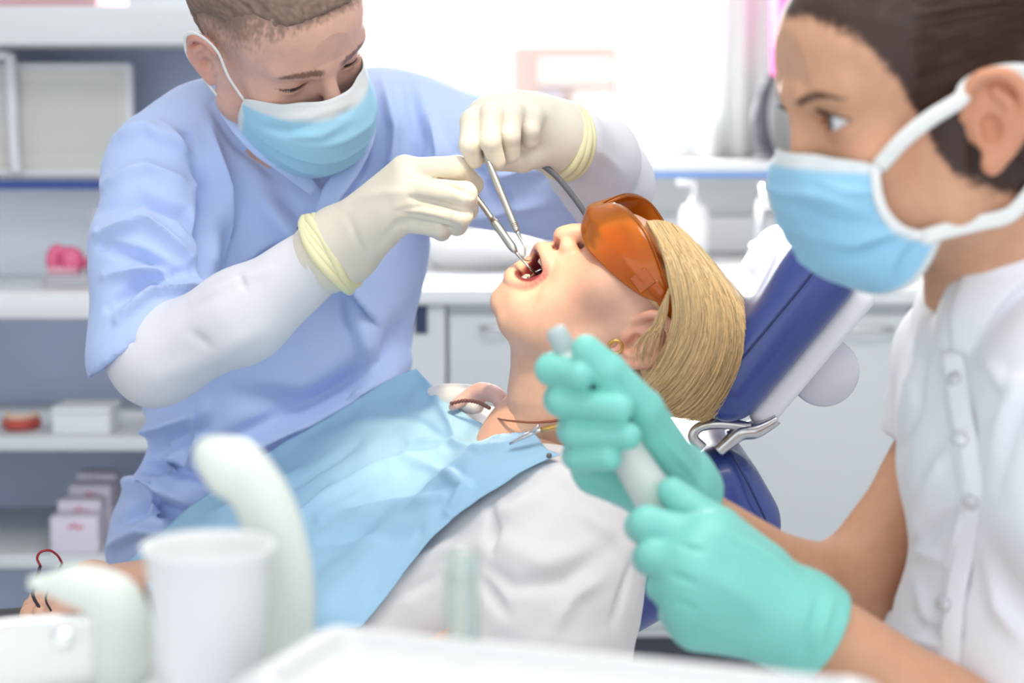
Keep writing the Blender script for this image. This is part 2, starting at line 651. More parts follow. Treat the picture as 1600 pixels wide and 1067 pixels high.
# pink-shaded lamp with a dark curved stand
lx, lz = xz(1213, 122, YB - .14)
lt = thing('table_lamp', (lx, YB - .13, zs), 'pink shaded lamp on a dark curved stand on the window sill', 'lamp')
V, Fc_ = lathe([(.02, lz + .42), (.045, lz + .40), (.05, lz + .2), (.045, lz + .005), (.0, lz)], 28); V = V + [lx + .035, YB - .13, 0]
link('lamp_shade', new_mesh('lamp_shade', V, Fc_), M_pink, lt)
st = PP((1206, 118, YB - .13), (1192, 150, YB - .1), (1186, 185, YB - .13), (1192, 220, YB - .1), (1199, 246, YB - .1))
tube('stand', st, [.008, .017, .02, .019, .022], M_char, lt, res=6, n=12)
V, Fc_ = lathe([(0, zs), (.04, zs), (.04, zs + .008), (.012, zs + .014), (0, zs + .014)], 24); V = V + [st[-1][0], YB - .13, .0005]
link('base', new_mesh('base', V, Fc_), M_char, lt)

# ------------------------------------------------------------------ base cabinets along the back wall
YC = 3.3
ZT = .915
wt = thing('worktop', (.4, YC, ZT), 'long glossy white worktop on the base cabinets behind the patient', 'worktop')
wl, _ = xz(626, 460, YC)
box('slab', (wl, YC - .02, ZT - .03), (2.1, YB - .01, ZT), M_top, wt, .008)
box('upstand', (wl, YB - .03, ZT + .0005), (2.1, YB - .002, ZT + .08), M_top, wt, .004)


def cabinet(px0, px1, splits, handles, label):
    x0, _ = xz(px0, 500, YC); x1, _ = xz(px1, 500, YC)
    zt, zb = ZT - .045, .29
    c = thing('base_cabinet', ((x0 + x1) / 2, YC + .25, .0), label, 'cabinet', 'white base cabinets along the back wall')
    box('body', (x0, YC + .02, zb - .02), (x1, YC + .6, ZT - .031), M_lam, c)
    box('plinth', (x0, YC + .06, 0), (x1, YC + .58, zb - .021), M_dark, c)
    zz = [zt] + [zt - (zt - zb) * s for s in splits] + [zb]
    for i in range(len(zz) - 1):
        d = box('drawer' if len(zz) > 2 else 'door', (x0 + .004, YC, zz[i + 1] + .004), (x1 - .004, YC + .0195, zz[i] - .004), M_lam, c, .003, 2)
        own(d)
        for (hp0, hp1, hy) in handles:
            a, z = xz(hp0, hy, YC); b, _ = xz(hp1, hy, YC)
            if zz[i + 1] < z < zz[i]:
                tube('handle', [(a, YC + .002, z), (a + .008, YC - .025, z), (b - .008, YC - .025, z), (b, YC + .002, z)], .0045, M_steel, d, res=4)
    return c


cabinet(698, 842, [.30, .66], [(752, 800, 511), (752, 800, 630)], 'white drawer cabinet behind the patient\'s chin')
cabinet(844, 1118, [], [(900, 990, 520)], 'white cabinet behind the patient\'s head')
cabinet(1120, 1422, [], [(1310, 1392, 513)], 'wide white cabinet door behind the headrest')
cabinet(1424, 1700, [], [(1480, 1560, 513)], 'white cabinet behind the assistant\'s shoulder')
# end panel with dark slot at the left end of the row
ep = thing('end_panel', (.1, YC + .2, 0), 'narrow white end panel with a dark slot beside the drawers', 'panel')
ex0, _ = xz(640, 500, YC); ex1, _ = xz(696, 500, YC)
box('panel', (ex0, YC, .27), (ex1, YC + .6, ZT - .031), M_lam, ep, .003, 2)
sx0, sz1 = xz(648, 478, YC); sx1, sz0 = xz(668, 521, YC)
box('slot', (sx0, YC - .003, sz0), (sx1, YC + .004, sz1), mat('slot_dark', lin(50, 60, 95), .5), ep)

# tap on the worktop
tp = thing('tap', P(1185, 395, 3.85), 'chrome tap with tall spout on the worktop behind the headrest', 'tap')
b0 = P(1186, 330, 3.85); b0 = np.array([b0[0], 3.85, ZT])
M_chrome = mat('chrome', (.85, .86, .87), .12, 1.0)
tube('spout', [b0, b0 + [0, 0, .10], b0 + [0, -.02, .145], b0 + [0, -.07, .16], b0 + [0, -.11, .145], b0 + [0, -.115, .12]], .011, M_chrome, tp, res=5, n=12)
V, Fc_ = lathe([(0, ZT), (.026, ZT), (.024, ZT + .035), (.012, ZT + .045), (0, ZT + .045)], 24); link('base', new_mesh('base', V + [b0[0], b0[1], 0], Fc_), M_chrome, tp)
tube('lever', [b0 + [.02, 0, .03], b0 + [.07, -.01, .06]], .006, M_chrome, tp)
# soap bottle beside it
sb = thing('soap_bottle', (b0[0] - .13, 3.9, ZT), 'white soap bottle beside the tap on the worktop', 'bottle')
V, Fc_ = lathe([(0, 0), (.03, .001), (.031, .10), (.022, .118), (.010, .122), (.010, .135), (0, .135)], 24)
link('bottle_body', new_mesh('bottle_body', V + [b0[0] - .13, 3.9, ZT], Fc_), M_white, sb)
tube('pump', [(b0[0] - .13, 3.9, ZT + .13), (b0[0] - .13, 3.9, ZT + .165), (b0[0] - .165, 3.89, ZT + .165)], .006, M_white, sb)
# white bowl added in place of the bright rounded worktop beside the dentist
V, Fc_ = lathe([(0, .0), (.09, .0), (.135, .05), (.145, .062), (.138, .064), (.085, .012), (0, .01)], 40)
bx = P(745, 370, 3.75)
tag(link('worktop_stand_in', new_mesh('worktop_stand_in', V + [bx[0], 3.75, ZT + .0005], Fc_), M_top), 'shallow white bowl standing in for the bright worktop between dentist and patient', 'bowl')

# ------------------------------------------------------------------ shelf unit at the left
YL = 3.3
lx0 = -1.75
lx1 = xz(430, 300, YL)[0]
su = thing('shelf_unit', ((lx0 + lx1) / 2, YL + .2, 0), 'white shelf unit with slate blue back behind the dentist', 'shelf unit')
zc_ = .908
box('counter', (lx0, YL, zc_ - .05), (lx1, YL + .36, zc_), M_top, su, .006)
box('splash_panel', (lx0, YL + .345, zc_ + .0005), (lx1, YL + .36, 1.10), mat('pale_panel', lin(222, 228, 238), .4), su)
box('back_panel', (lx0, YL + .42, .06), (lx1, YL + .44, zc_ - .051), M_slate, su)
box('back_panel', (lx0, YL + .42, 1.085), (lx1, YL + .44, 1.36), M_slate, su)
zl = xz(80, 280, YL + .22)[1]
box('ledge', (lx0, YL + .225, zl - .018), (lx1, YL + .42, zl), M_white, su)
box('ledge_edge', (lx0, YL + .215, zl - .019), (lx1, YL + .224, zl - .001), M_navy_edge, su)
zf0 = xz(80, 70, YL + .1)[1]; zf1 = xz(80, 9, YL + .1)[1]
box('top_board', (lx0, YL + .1, zf0), (lx1, YL + .44, zf1), M_white, su, .004)
for zsh in (xz(80, 684, YL)[1], xz(80, 868, YL)[1], .10):
    box('shelf', (lx0, YL, zsh - .024), (lx1, YL + .42, zsh), M_lam, su, .002, 2)
box('side_panel', (lx1, YL, 0), (lx1 + .02, YL + .44, zf0), M_white, su)
zsh1 = xz(80, 684, YL)[1]; zsh2 = xz(80, 868, YL)[1]
# pink folder lying on top
px1 = xz(166, 5, YL + .2)[0]
tag(box('folder', (lx0 + .2, YL + .12, zf1 + .0005), (px1, YL + .4, zf1 + .03), mat('dusty_pink', lin(214, 170, 178), .6), None, .004), 'dusty pink folder lying on the top board of the shelf unit', 'folder')

# framed screen on the ledge
yf = YL + .27
fx1, fz1 = xz(206, 97, yf); fx0 = lx0 + .15; fz0 = zl
M_frame = mat('frame_white', (.86, .86, .90), .3); M_cream = mat('screen_cream', lin(214, 214, 210), .5, noise=(2, .98, 1.02))
scn = thing('display_screen', ((fx0 + fx1) / 2, yf, fz0), 'cream display panel in a white rounded frame on the ledge', 'screen')
box('frame', (fx0, yf, fz0 + .001), (fx1, yf + .03, fz1), M_frame, scn, .012, 4)
box('border', (fx0 + .015, yf - .003, fz0 + .018), (fx1 - .014, yf + .003, fz1 - .014), mat('frame_cream', lin(222, 222, 214), .5), scn, .004)
box('panel', (fx0 + .04, yf - .0045, fz0 + .045), (fx1 - .028, yf + .003, fz1 - .035), M_cream, scn)
# white clip holder standing left of the screen
q0 = P(22, 240, YL + .24); q1 = P(12, 88, YL + .24)
tube('cable_holder', [(q0[0] + .004, YL + .24, zl + .0105), (q0[0], YL + .24, q0[2] + .02), (q1[0] + .004, YL + .245, q1[2] - .02), (q1[0], YL + .25, q1[2]), (q1[0] - .03, YL + .25, q1[2] + .002)], .010, M_frame, None, res=5)
tag(bpy.data.objects['cable_holder'], 'white upright holder bent over at the top, in front of the display panel', 'holder')

# pink dental model on a clear base, on the counter
M_gum = mat('gum_pink', lin(236, 110, 150), .25, coat=.4)
M_clear = mat('clear_acrylic', (.95, .93, .95), .08, trans=.75, ior=1.3)
dm = thing('dental_model', P(112, 440, YL + .1), 'pink dental model with two lobes on a clear base on the counter', 'dental model')
yd = YL + .12
a0 = xz(70, 436, yd); a1 = xz(170, 420, yd)
box('base', (a0[0], yd - .03, zc_ + .0005), (a1[0] + .02, yd + .03, zc_ + .022), M_clear, dm, .004)
zb_ = zc_ + .021
g = Sdf((a0[0] - .02, yd - .06, zb_ - .02), (a1[0] + .05, yd + .06, zb_ + .10), .003)
c = xz(100, 400, yd)[0]
g.ell((c - .012, yd, zb_ + .026), (.022, .024, .030)); g.ell((c + .012, yd, zb_ + .024), (.026, .024, .028), .006)
g.ell((c - .004, yd - .02, zb_ + .018), (.006, .012, .03), .006, 's')
V, Fc_ = g.mesh(); link('gum', new_mesh('gum', smooth(V, Fc_), Fc_), M_gum, dm)
g = Sdf((c + .03, yd - .04, zb_ - .02), (c + .12, yd + .04, zb_ + .06), .003)
g.ell((c + .066, yd, zb_ + .012), (.026, .02, .019)); g.ell((c + .052, yd - .01, zb_ + .022), (.012, .012, .014), .008)
V, Fc_ = g.mesh(); link('gum', new_mesh('gum', smooth(V, Fc_), Fc_), M_gum, dm)
for i in range(5):
    V, Fc_ = uv_sphere(.007, 12, 8); V = V * [.8, .7, 1.3] + [c - .022 + i * .011, yd - .024 + .004 * abs(i - 2), zb_ + .008]
    link('tooth', new_mesh('tooth', V, Fc_), mat('tooth_pink', lin(246, 190, 205), .2), dm)
# clear stand at the right of it
q = xz(141, 420, yd)[0]
tag(box('acrylic_stand', (q - .008, yd + .05, zc_ + .0005), (q + .012, yd + .06, zc_ + .14), M_clear, None, .002), 'narrow clear acrylic stand behind the pink dental model', 'stand')

# red jaw model, white box and the small cartons on the shelves
M_red = mat('jaw_red', lin(196, 84, 76), .4); M_cream_t = mat('jaw_teeth', lin(226, 196, 170), .4)
yj = YL + .08
jx0 = xz(4, 670, yj)[0]; jx1 = xz(58, 670, yj)[0]; jc = (jx0 + jx1) / 2
jm = thing('jaw_model', (jc, yj, zsh1), 'red jaw model with cream teeth on the middle shelf', 'jaw model')
t = np.linspace(-1.3, 1.3, 9)
arc = np.stack([jc + .026 * np.sin(t) / np.sin(1.3), yj + .03 - .045 * np.cos(t), np.full(9, zsh1 + .0125)], 1)
tube('gum', arc, .0115, M_red, jm, res=3, n=12)
V_, F_ = uv_sphere(.0065, 10, 8)
tm = new_mesh('tooth', V_ * [1, 1, 1.3], F_)
for p in catmull(arc, 1)[:]:
    link('tooth', tm, M_cream_t, jm, Matrix.Translation(Vector(p + np.array([0, 0, .013]))))
wbx0, wbz1 = xz(87, 633, YL + .06); wbx1, _ = xz(176, 640, YL + .06)
M_card = mat('white_card', (.80, .82, .84), .6)
wb = thing('white_box', ((wbx0 + wbx1) / 2, YL + .1, zsh1), 'plain white lidded box on the middle shelf', 'box')
box('box_body', (wbx0, YL + .03, zsh1 + .0005), (wbx1, YL + .13, wbz1 - .012), M_card, wb, .002)
box('lid', (wbx0 - .001, YL + .029, wbz1 - .0115), (wbx1 + .001, YL + .131, wbz1), M_card, wb, .002)
M_lilac = mat('carton_lilac', lin(226, 218, 232), .55); M_logo = mat('carton_mark', lin(206, 92, 128), .5)
car = [(78, 152, 808, .015, 'front lowest small carton with a red mark on the low shelf'), (90, 156, 783, .075, 'second small carton with a red mark, behind the front one'),
       (108, 172, 759, .135, 'third small carton with a red mark, nearly at the back of the row'), (120, 180, 740, .195, 'rearmost and tallest small carton with a red mark in the row')]
for (a, b_, ty, dy, lb) in car:
    y0 = YL + dy
    x0, z1 = xz(a, ty, y0); x1, _ = xz(b_, ty, y0)
    ct = thing('carton', ((x0 + x1) / 2, y0 + .025, zsh2), lb, 'carton', 'small cartons on the low shelf')
    box('carton_body', (x0, y0, zsh2 + .0005), (x1, y0 + .055, z1), M_lilac, ct, .0015, 2)
    cxm = x0 + (x1 - x0) * .52
    g = []
    for k, (dx, dz, w, h_) in enumerate([(-.012, 0, .006, .006), (-.004, .003, .005, .009), (.003, -.001, .006, .007), (.011, 0, .005, .005)]):
        g.append(((cxm + dx, y0 - .0008, z1 - .018 + dz - h_ / 2), (cxm + dx + w, y0 + .0002, z1 - .018 + dz + h_ / 2)))
    boxes('printed_mark', g, M_logo, ct)
# ================================================================== people: heads, hands, masks
SKIN = {}


def skin_mat(name, rough=.45):
    return mat(name, attr=True, rough=rough, sss=.18, noise=(90, .96, 1.03), bump=(350, .12, .001), spec=.4)


def sstep(a, b, x):
    t = np.clip((x - a) / (b - a), 0, 1)
    return t * t * (3 - 2 * t)


def almond(x0, z0, w, up, dn, y0):
    """lens shaped opening in the xz plane through the lid; returns an sdf"""
    def arcR(hh):
        R = (w * w + hh * hh) / (2 * hh); return R, R - hh
    Ru, du = arcR(up); Rd, dd = arcR(dn)

    def fn(X, Y, Z):
        a = np.sqrt((X - x0) ** 2 + (Z - (z0 - du)) ** 2) - Ru
        b = np.sqrt((X - x0) ** 2 + (Z - (z0 + dd)) ** 2) - Rd
        return np.maximum(np.maximum(a, b), y0 - Y)
    return fn


def ear(g, sx, s=1.0, c=(.071, -.006, .004)):
    """outer ear: helix rim, plate, concha, tragus, lobe"""
    c = np.array(c) * [sx, 1, 1]
    o = lambda dx, dy, dz: c + np.array([sx * dx, dy, dz]) * s
    rim = [o(.002, .014, .010), o(.008, .012, .027), o(.013, .002, .035), o(.018, -.012, .033), o(.021, -.021, .020),
           o(.019, -.021, .002), o(.013, -.013, -.014), o(.008, -.003, -.024)]
    g.ell(o(.009, -.004, .006), (.0055 * s, .018 * s, .028 * s), .004, R=rot_axes((sx * 1, .42, .05), (0, 1, 0)))
    g.chain(catmull(rim, 3), list(np.interp(np.linspace(0, 1, 22), [0, .3, .7, 1], [.0036, .0044, .0042, .005]) * s), .0025)
    g.ell(o(.007, .001, -.024), (.0055 * s, .008 * s, .009 * s), .004)
    ah = [o(.014, -.004, .024), o(.017, -.012, .012), o(.013, -.010, -.004), o(.009, -.002, -.014)]
    g.chain(catmull(ah, 3), [.0034 * s] * 10, .003)
    g.ell(o(.013, .0015, -.001), (.0085 * s, .0075 * s, .0105 * s), .003, 's')
    g.ell(o(.004, .008, -.003), (.005 * s, .0045 * s, .0065 * s), .003)


def head_base(g, nose=0.0, s=1.0, chin=0.0, cheek=.046):
    """skull, forehead, face mass, jaw, cheeks, brow, nose in head space (x right, y forward, z up, metres)"""
    v = lambda *a: np.array(a) * s
    g.ell(v(0, -.012, .052), v(.0735, .094, .080))
    g.ell(v(0, .040, .058), v(.060, .048, .056), .03 * s)
    g.ell(v(0, .042, -.006), v(.056, .044, .062), .02 * s)
    for x in (-1, 1):
        g.cone(v(x * .046, .012, -.048), v(x * .014, .074 - chin * .6, -.084 + chin), .020 * s, .0155 * s, .018 * s)
        g.cone(v(x * .053, .004, .0), v(x * .048, .010, -.05), .018 * s, .018 * s, .02 * s)
        g.ell(v(x * cheek, .056, -.006), v(.019, .020, .017), .018 * s)
        g.cone(v(x * .012, .083, .037), v(x * .044, .069, .039), .0095 * s, .009 * s, .014 * s)
        g.ell(v(x * .033, .052, -.038), v(.022, .026, .026), .02 * s)
    g.ell(v(0, .045 - chin * .5, -.060 + chin * .8), v(.042, .042, .040), .02 * s)
    g.ell(v(0, .081 - chin * .6, -.083 + chin), v(.017, .014, .015), .014 * s)
    # nose
    g.cone(v(0, .085, .026), v(0, .1065 - nose, -.012), .0075 * s, .0095 * s, .010 * s)
    g.ell(v(0, .1085 - nose, -.017), v(.0095, .0095, .009), .006 * s)
    for x in (-1, 1):
        g.ell(v(x * .0115, .0975 - nose, -.020), v(.0075, .0095, .0075), .005 * s)
        g.ell(v(x * .033, .0915, .017), v(.019, .014, .012), .012 * s, 's')


def eye_part(g, x, s, w=.0145, up=.0062, dn=.0045, zc=.019, yc=.0685, tilt=0.0):
    v = lambda *a: np.array(a) * s
    g.ell(v(x * .032, yc, zc), v(.0139, .0139, .0139), .007 * s)
    g.func(v(x * .032 - .017, yc + .004, zc - .012), v(x * .032 + .017, yc + .03, zc + .012), .0012, almond(x * .032 * s, (zc + tilt) * s, w * s, up * s, dn * s, (yc + .002) * s), 's')


M_eyes = {}


def eyeball_mat(name, iris):
    m = bpy.data.materials.new(name); m.use_nodes = True
    nt = m.node_tree; L = nt.links; b = nt.nodes['Principled BSDF']
    tc = nt.nodes.new('ShaderNodeTexCoord'); sp_ = nt.nodes.new('ShaderNodeSeparateXYZ'); L.new(tc.outputs['Object'], sp_.inputs[0])
    cb = nt.nodes.new('ShaderNodeCombineXYZ'); L.new(sp_.outputs['X'], cb.inputs['X']); L.new(sp_.outputs['Z'], cb.inputs['Y'])
    ln = nt.nodes.new('ShaderNodeVectorMath'); ln.operation = 'LENGTH'; L.new(cb.outputs[0], ln.inputs[0])
    mr = nt.nodes.new('ShaderNodeMapRange'); mr.inputs['From Max'].default_value = .012; L.new(ln.outputs['Value'], mr.inputs['Value'])
    cr = nt.nodes.new('ShaderNodeValToRGB'); L.new(mr.outputs['Result'], cr.inputs[0])
    e = cr.color_ramp.elements
    e[0].position = 0; e[0].color = (.005, .005, .006, 1)
    e[1].position = .18; e[1].color = (.005, .005, .006, 1)
    for p, c in ((.21, (*iris, 1)), (.43, tuple(np.array(iris) * .5) + (1,)), (.48, (.03, .02, .02, 1)), (.53, (.72, .72, .74, 1)), (1.0, (.74, .68, .66, 1))):
        n = e.new(p); n.color = c
    L.new(cr.outputs[0], b.inputs['Base Color']); b.inputs['Roughness'].default_value = .08; b.inputs['Coat Weight'].default_value = .6
    return m


def eyeball(parent, m, R, T, x, s, gaze, zc=.019, yc=.0685):
    V, Fc = uv_sphere(.0120 * s, 28, 18)
    V = V[:, [0, 2, 1]] * [1, 1, -1]            # pole along +y
    A = rot_axes(gaze, (0, 0, 1))               # columns: gaze, up', side
    G = np.stack([np.cross(A[:, 0], A[:, 1]), A[:, 0], A[:, 1]], 1)
    M = mat4(np.array(R) @ G, np.array(R) @ (np.array([x * .032, yc, zc]) * s) + T)
    return link('eyeball', new_mesh('eyeball', V, Fc), m, parent, M)


def lashes(parent, m, MW, x, s, w, up, zc=.019, yc=.0685, tilt=0.0, n=26, ln=.006):
    """upper lash line: a dark rim along the lid edge and short curved lashes"""
    Rr = (w * w + up * up) / (2 * up); pts = []
    for t in np.linspace(-.97, .97, 17):
        xx = t * w
        z = math.sqrt(Rr * Rr - xx * xx) - (Rr - up) + tilt
        y = math.sqrt(max(.0137 ** 2 - xx * xx - z * z, 1e-6))
        pts.append(np.array([x * .032 + xx, yc + y, zc + z]) * s)
    pts = np.array(pts)
    V, Fc = tube_vf(pts, np.interp(np.linspace(-1, 1, 17), [-1, 0, 1], [.0003, .0008, .0004]) * s, 6)
    Vs, Fs, k = [V], [Fc], len(V)
    C = np.array([x * .032, yc - .004, zc - .002]) * s
    for i in range(n):
        t = i / (n - 1) * 16; i0 = min(int(t), 15); p = pts[i0] + (pts[i0 + 1] - pts[i0]) * (t - i0)
        d = p - C; d /= np.linalg.norm(d); d = d + np.array([(i / (n - 1) - .5) * .7, 0, -.15]); d /= np.linalg.norm(d)
        q = [p, p + d * ln * .5 * s, p + (d + [0, 0, .35]) * ln * s]
        V, Fc = tube_vf(q, [.00035 * s, .0003 * s, .0001 * s], 4); Vs.append(V); Fs.append(Fc + k); k += len(V)
    me = new_mesh('eyelashes', np.concatenate(Vs), np.concatenate(Fs))
    return link('eyelashes', me, m, parent, MW)


def brow_mask(V, x, z0=.040, s=1.0, arch=.004, th=.0042, x0=.013, x1=.049):
    """1 inside the eyebrow"""
    q = V / s
    t = (q[:, 0] * x - x0) / (x1 - x0)
    zc = z0 + arch * np.sin(np.clip(t, 0, 1) * 2.4) - .003 * np.clip(t - .6, 0, 1) * 2
    w = th * np.interp(t, [0, .3, .7, 1], [.75, 1, .8, .3])
    d = np.abs(q[:, 2] - zc) / w + .35 * vnoise(V, 700, 3) + .25 * vnoise(V * [1, 1, .4], 1500, 4)
    m = (1 - sstep(.55, 1.25, d)) * sstep(-.12, .08, t) * (1 - sstep(.9, 1.08, t)) * (q[:, 1] > .04)
    return m


def mix(C, c, m):
    return C * (1 - m[:, None]) + np.asarray(c)[None, :] * m[:, None]


def skin_cols(V, base, s=1.0):
    q = V / s
    C = np.tile(base, (len(V), 1))
    red = np.exp(-(((np.abs(q[:, 0]) - .045) / .02) ** 2 + ((q[:, 2] + .015) / .02) ** 2)) * (q[:, 1] > .03) * .35
    red += .45 * np.exp(-((q[:, 0] / .014) ** 2 + ((q[:, 2] + .018) / .012) ** 2)) * (q[:, 1] > .09)
    red += .5 * ((np.abs(q[:, 0]) > .074) & (np.abs(q[:, 1] + .006) < .035) & (q[:, 2] < .045))
    C = mix(C, base * [1.0, .72, .68], np.clip(red, 0, 1))
    C *= (1 + .04 * vnoise(V, 60, 5) + .03 * vnoise(V, 160, 6))[:, None]
    return C


def mask_mesh(s, top, mid, bot, side_top, side_bot, th=.0016, nu=60, nv=44, seed=1, wr=.0012, zb=1.1, path=None):
    """pleated face mask in head space: three points of the centre line (y,z), the side corners (x,y,z)"""
    c = catmull(np.array([[0, *top], [0, *mid[0]], [0, *mid[1]], [0, *mid[2]], [0, *bot]]), 12)
    c = np.stack([np.interp(np.linspace(0, 1, nv), np.linspace(0, 1, len(c)), c[:, i]) for i in range(3)], 1)
    v = np.linspace(0, 1, nv)
    st = np.array(side_top); sb = np.array(side_bot)
    side = st[None] * (1 - v[:, None]) + sb[None] * v[:, None]
    if path is not None:
        pc = catmull(np.array(path), 8); side = np.stack([np.interp(v, np.linspace(0, 1, len(pc)), pc[:, i]) for i in range(3)], 1)
    side[:, 0] += (.004 if path is None else 0)  * np.sin(v * math.pi)
    u = np.linspace(-1, 1, nu)
    V = np.zeros((nv, nu, 3))
    a = np.abs(u); th_ = a * math.pi / 2
    for j in range(nv):
        V[j, :, 0] = side[j, 0] * np.sin(th_) ** .80 * np.sign(u)
        V[j, :, 1] = side[j, 1] + (c[j, 1] - side[j, 1]) * np.cos(th_) ** (.95 + .7 * max(0, 1 - v[j] / .35))
        V[j, :, 2] = side[j, 2] + (c[j, 2] - side[j, 2]) * (1 - a ** (1.6 + (zb - 1.6) * v[j]))
    pinch = np.exp(-(v / .10) ** 2)[:, None] * (.0045 * np.exp(-((a - .28) / .14) ** 2))[None]
    V[:, :, 1] -= pinch
    pl = sum(.0022 * np.clip(1 - np.abs((v - p) / .035), 0, 1) for p in (.30, .50, .70))
    V[:, :, 1] += (pl[:, None] * np.cos(th_)[None] ** .5)
    V = V.reshape(-1, 3)
    Fc = grid_faces(nv, nu)
    if (normals(V, Fc)[:, 1].mean()) < 0: Fc = Fc[:, ::-1]
    N = normals(V, Fc)
    env = np.repeat(np.sin(v * math.pi) ** .5, nu)
    V = V + N * (wr * env * (vnoise(V * [1, 1, 2.2], 34, seed) + .6 * vnoise(V, 80, seed + 1)))[:, None]
    uv = np.stack([np.tile(u, nv), np.repeat(v, nu)], 1)
    return V * s, Fc, uv


def mask_cols(uv, blue, white):
    C = np.tile(blue, (len(uv), 1))
    edge = np.maximum(1 - sstep(.10, .135, uv[:, 1]), sstep(.955, .965, uv[:, 1]))
    edge = np.maximum(edge, sstep(.945, .96, np.abs(uv[:, 0])))
    return mix(C, white, edge)


def hand(g, wrist, mcps, fingers, rad, palm_r, k=.006, kp=.018, wr=.026, elbow=None, cut=None):
    """wrist point, 4 knuckle points, fingers = joint lists starting at each knuckle (and the thumb last, with its own root).
    Fingers stay separate because each blends with the palm only."""
    wrist = np.array(wrist, float)
    g0 = Sdf(g.lo, g.lo + (g.n - 1) * g.h, g.h); g0.n = g.n; g0.f = np.full(g.n, 1.0, np.float32); g0.ax = g.ax
    for i, m in enumerate(mcps):
        g0.cone(wrist + (np.array(m) - wrist) * .12, m, wr * .80, palm_r[i], kp)
    if elbow is not None:
        g0.cone(wrist, elbow[0], wr, elbow[1], .02)
    if cut is not None:
        n_ = np.array(cut[1], float); n_ /= np.linalg.norm(n_)
        g0.box(np.array(cut[0]) + n_ * .1, (.1, .1, .1), 0, .002, 's', R=rot_axes(n_))
    out = g0.f
    for i, fj in enumerate(fingers):
        g1 = Sdf(g.lo, g.lo + (g.n - 1) * g.h, g.h); g1.n = g.n; g1.f = np.full(g.n, 1.0, np.float32); g1.ax = g.ax
        r = rad[i]
        g1.chain(fj, np.linspace(r[0], r[1], len(fj)) if len(r) == 2 else r, .003)
        d = g1.f
        kk = k * 1.6
        hh = np.maximum(kk - np.abs(g0.f - d), 0) / kk
        u = np.minimum(g0.f, d) - hh * hh * kk * .25
        k2 = .0018
        hh = np.maximum(k2 - np.abs(out - u), 0) / k2
        out = np.minimum(out, u) - hh * hh * k2 * .25
    hh = np.maximum(.004 - np.abs(g.f - out), 0) / .004
    g.f = np.minimum(g.f, out) - hh * hh * .001
    return g


def rings(name, a, b, r0, r1, n, m, parent, rr=.0035, tilt=None):
    """rolled glove cuff: stacked soft rings around the wrist axis"""
    a = np.array(a, float); b = np.array(b, float)
    A = rot_axes(b - a)
    Vs, Fs, k = [], [], 0
    for i in range(n):
        t = i / max(n - 1, 1)
        c = a + (b - a) * t; R = r0 + (r1 - r0) * t
        th = np.linspace(0, 2 * math.pi, 41)[:-1]
        w = 1 + .02 * np.sin(3 * th + i * 1.7)
        ring = c + (np.cos(th) * w)[:, None] * A[:, 1] * R + (np.sin(th) * w)[:, None] * A[:, 2] * R + (A[:, 0] * .003)[None] * np.sin(2 * th + i)[:, None]
        nn = 8
        al = np.arange(nn) * 2 * math.pi / nn
        rad = (ring - c) / np.linalg.norm(ring - c, axis=1, keepdims=True)
        V = ring[:, None] + rr * (1 + .25 * math.sin(i * 2.1)) * (np.cos(al)[None, :, None] * rad[:, None] + np.sin(al)[None, :, None] * A[:, 0][None, None])
        ii = np.arange(40)[:, None] * nn; i2 = ((np.arange(40) + 1) % 40)[:, None] * nn; j = np.arange(nn)[None]; j2 = (j + 1) % nn
        Fc = np.stack([ii + j, i2 + j, i2 + j2, ii + j2], -1).reshape(-1, 4)
        Vs.append(V.reshape(-1, 3)); Fs.append(Fc + k); k += 40 * nn
    return link(name, new_mesh(name, np.concatenate(Vs), np.concatenate(Fs)), m, parent)


def join(parts):
    Vs, Fs, k = [], [], 0
    for V, Fc in parts:
        Vs.append(V); Fs.append(Fc + k); k += len(V)
    return np.concatenate(Vs), np.concatenate(Fs)


def strands(roots, paths_fn, n_seg, r0, r1, seed=0, sides=3):
    """hair strands as thin tubes: paths_fn(root index) -> (n_seg,3)"""
    Vs, Fs, Is, k = [], [], [], 0
    rr = np.linspace(r0, r1, n_seg)
    for i in range(roots):
        p = paths_fn(i)
        if p is None: continue
        V, Fc = tube_vf(p, rr, sides, False)
        Vs.append(V); Fs.append(Fc + k); Is.append(np.full(len(V), i)); k += len(V)
    return np.concatenate(Vs), np.concatenate(Fs), np.concatenate(Is)


def on_plane(R, T, px, py, x):
    """point of a head (in head space) seen at a pixel, on the plane at the given sideways offset"""
    o = R.T @ (CAM - T); d = R.T @ ray(px, py)
    return o + d * ((x - o[0]) / d[0])


def surf(V, F, px, py):
    """nearest front point of a mesh under a pixel, and its normal"""
    pj = proj(V); N = normals(V, F)
    d = np.hypot(pj[:, 0] - px, pj[:, 1] - py)
    c = np.where(d < 6)[0]
    if len(c) == 0: c = np.argsort(d)[:4]
    k = c[np.argmin(V[c, 1])]
    return V[k], N[k]


# ================================================================== dental chair
M_navy = mat('navy_vinyl', lin(52, 72, 142), .33, noise=(30, .95, 1.05), bump=(260, .08, .001), spec=.6, coat=.25)
M_shell = mat('white_shell', (.86, .86, .90), .3)
M_lilac_k = mat('knob_grey', lin(214, 214, 224), .4)
da = np.array([.63, 0, .777]); dn = np.array([-.777, 0, .63])        # along / out of the headrest
db = np.array([-.866, 0, -.5]); dnb = np.array([-.5, 0, .866])       # along / out of the backrest
ch = thing('dental_chair', (0.0, 1.85, 0), 'navy blue dental chair with headrest, the patient lying on it', 'chair')
Rh = np.stack([da, np.array([0, 1., 0]), np.cross(da, [0, 1., 0])], 1)
hc = P(1213, 520, 1.675) + np.array([0, .13, 0])
g = Sdf.around([hc - .17, hc + .17], .05, .003)
g.box(hc, (.100, .135, .036), .034, R=Rh)
g.ell(hc + dn * .030, (.080, .10, .020), .02, R=Rh)
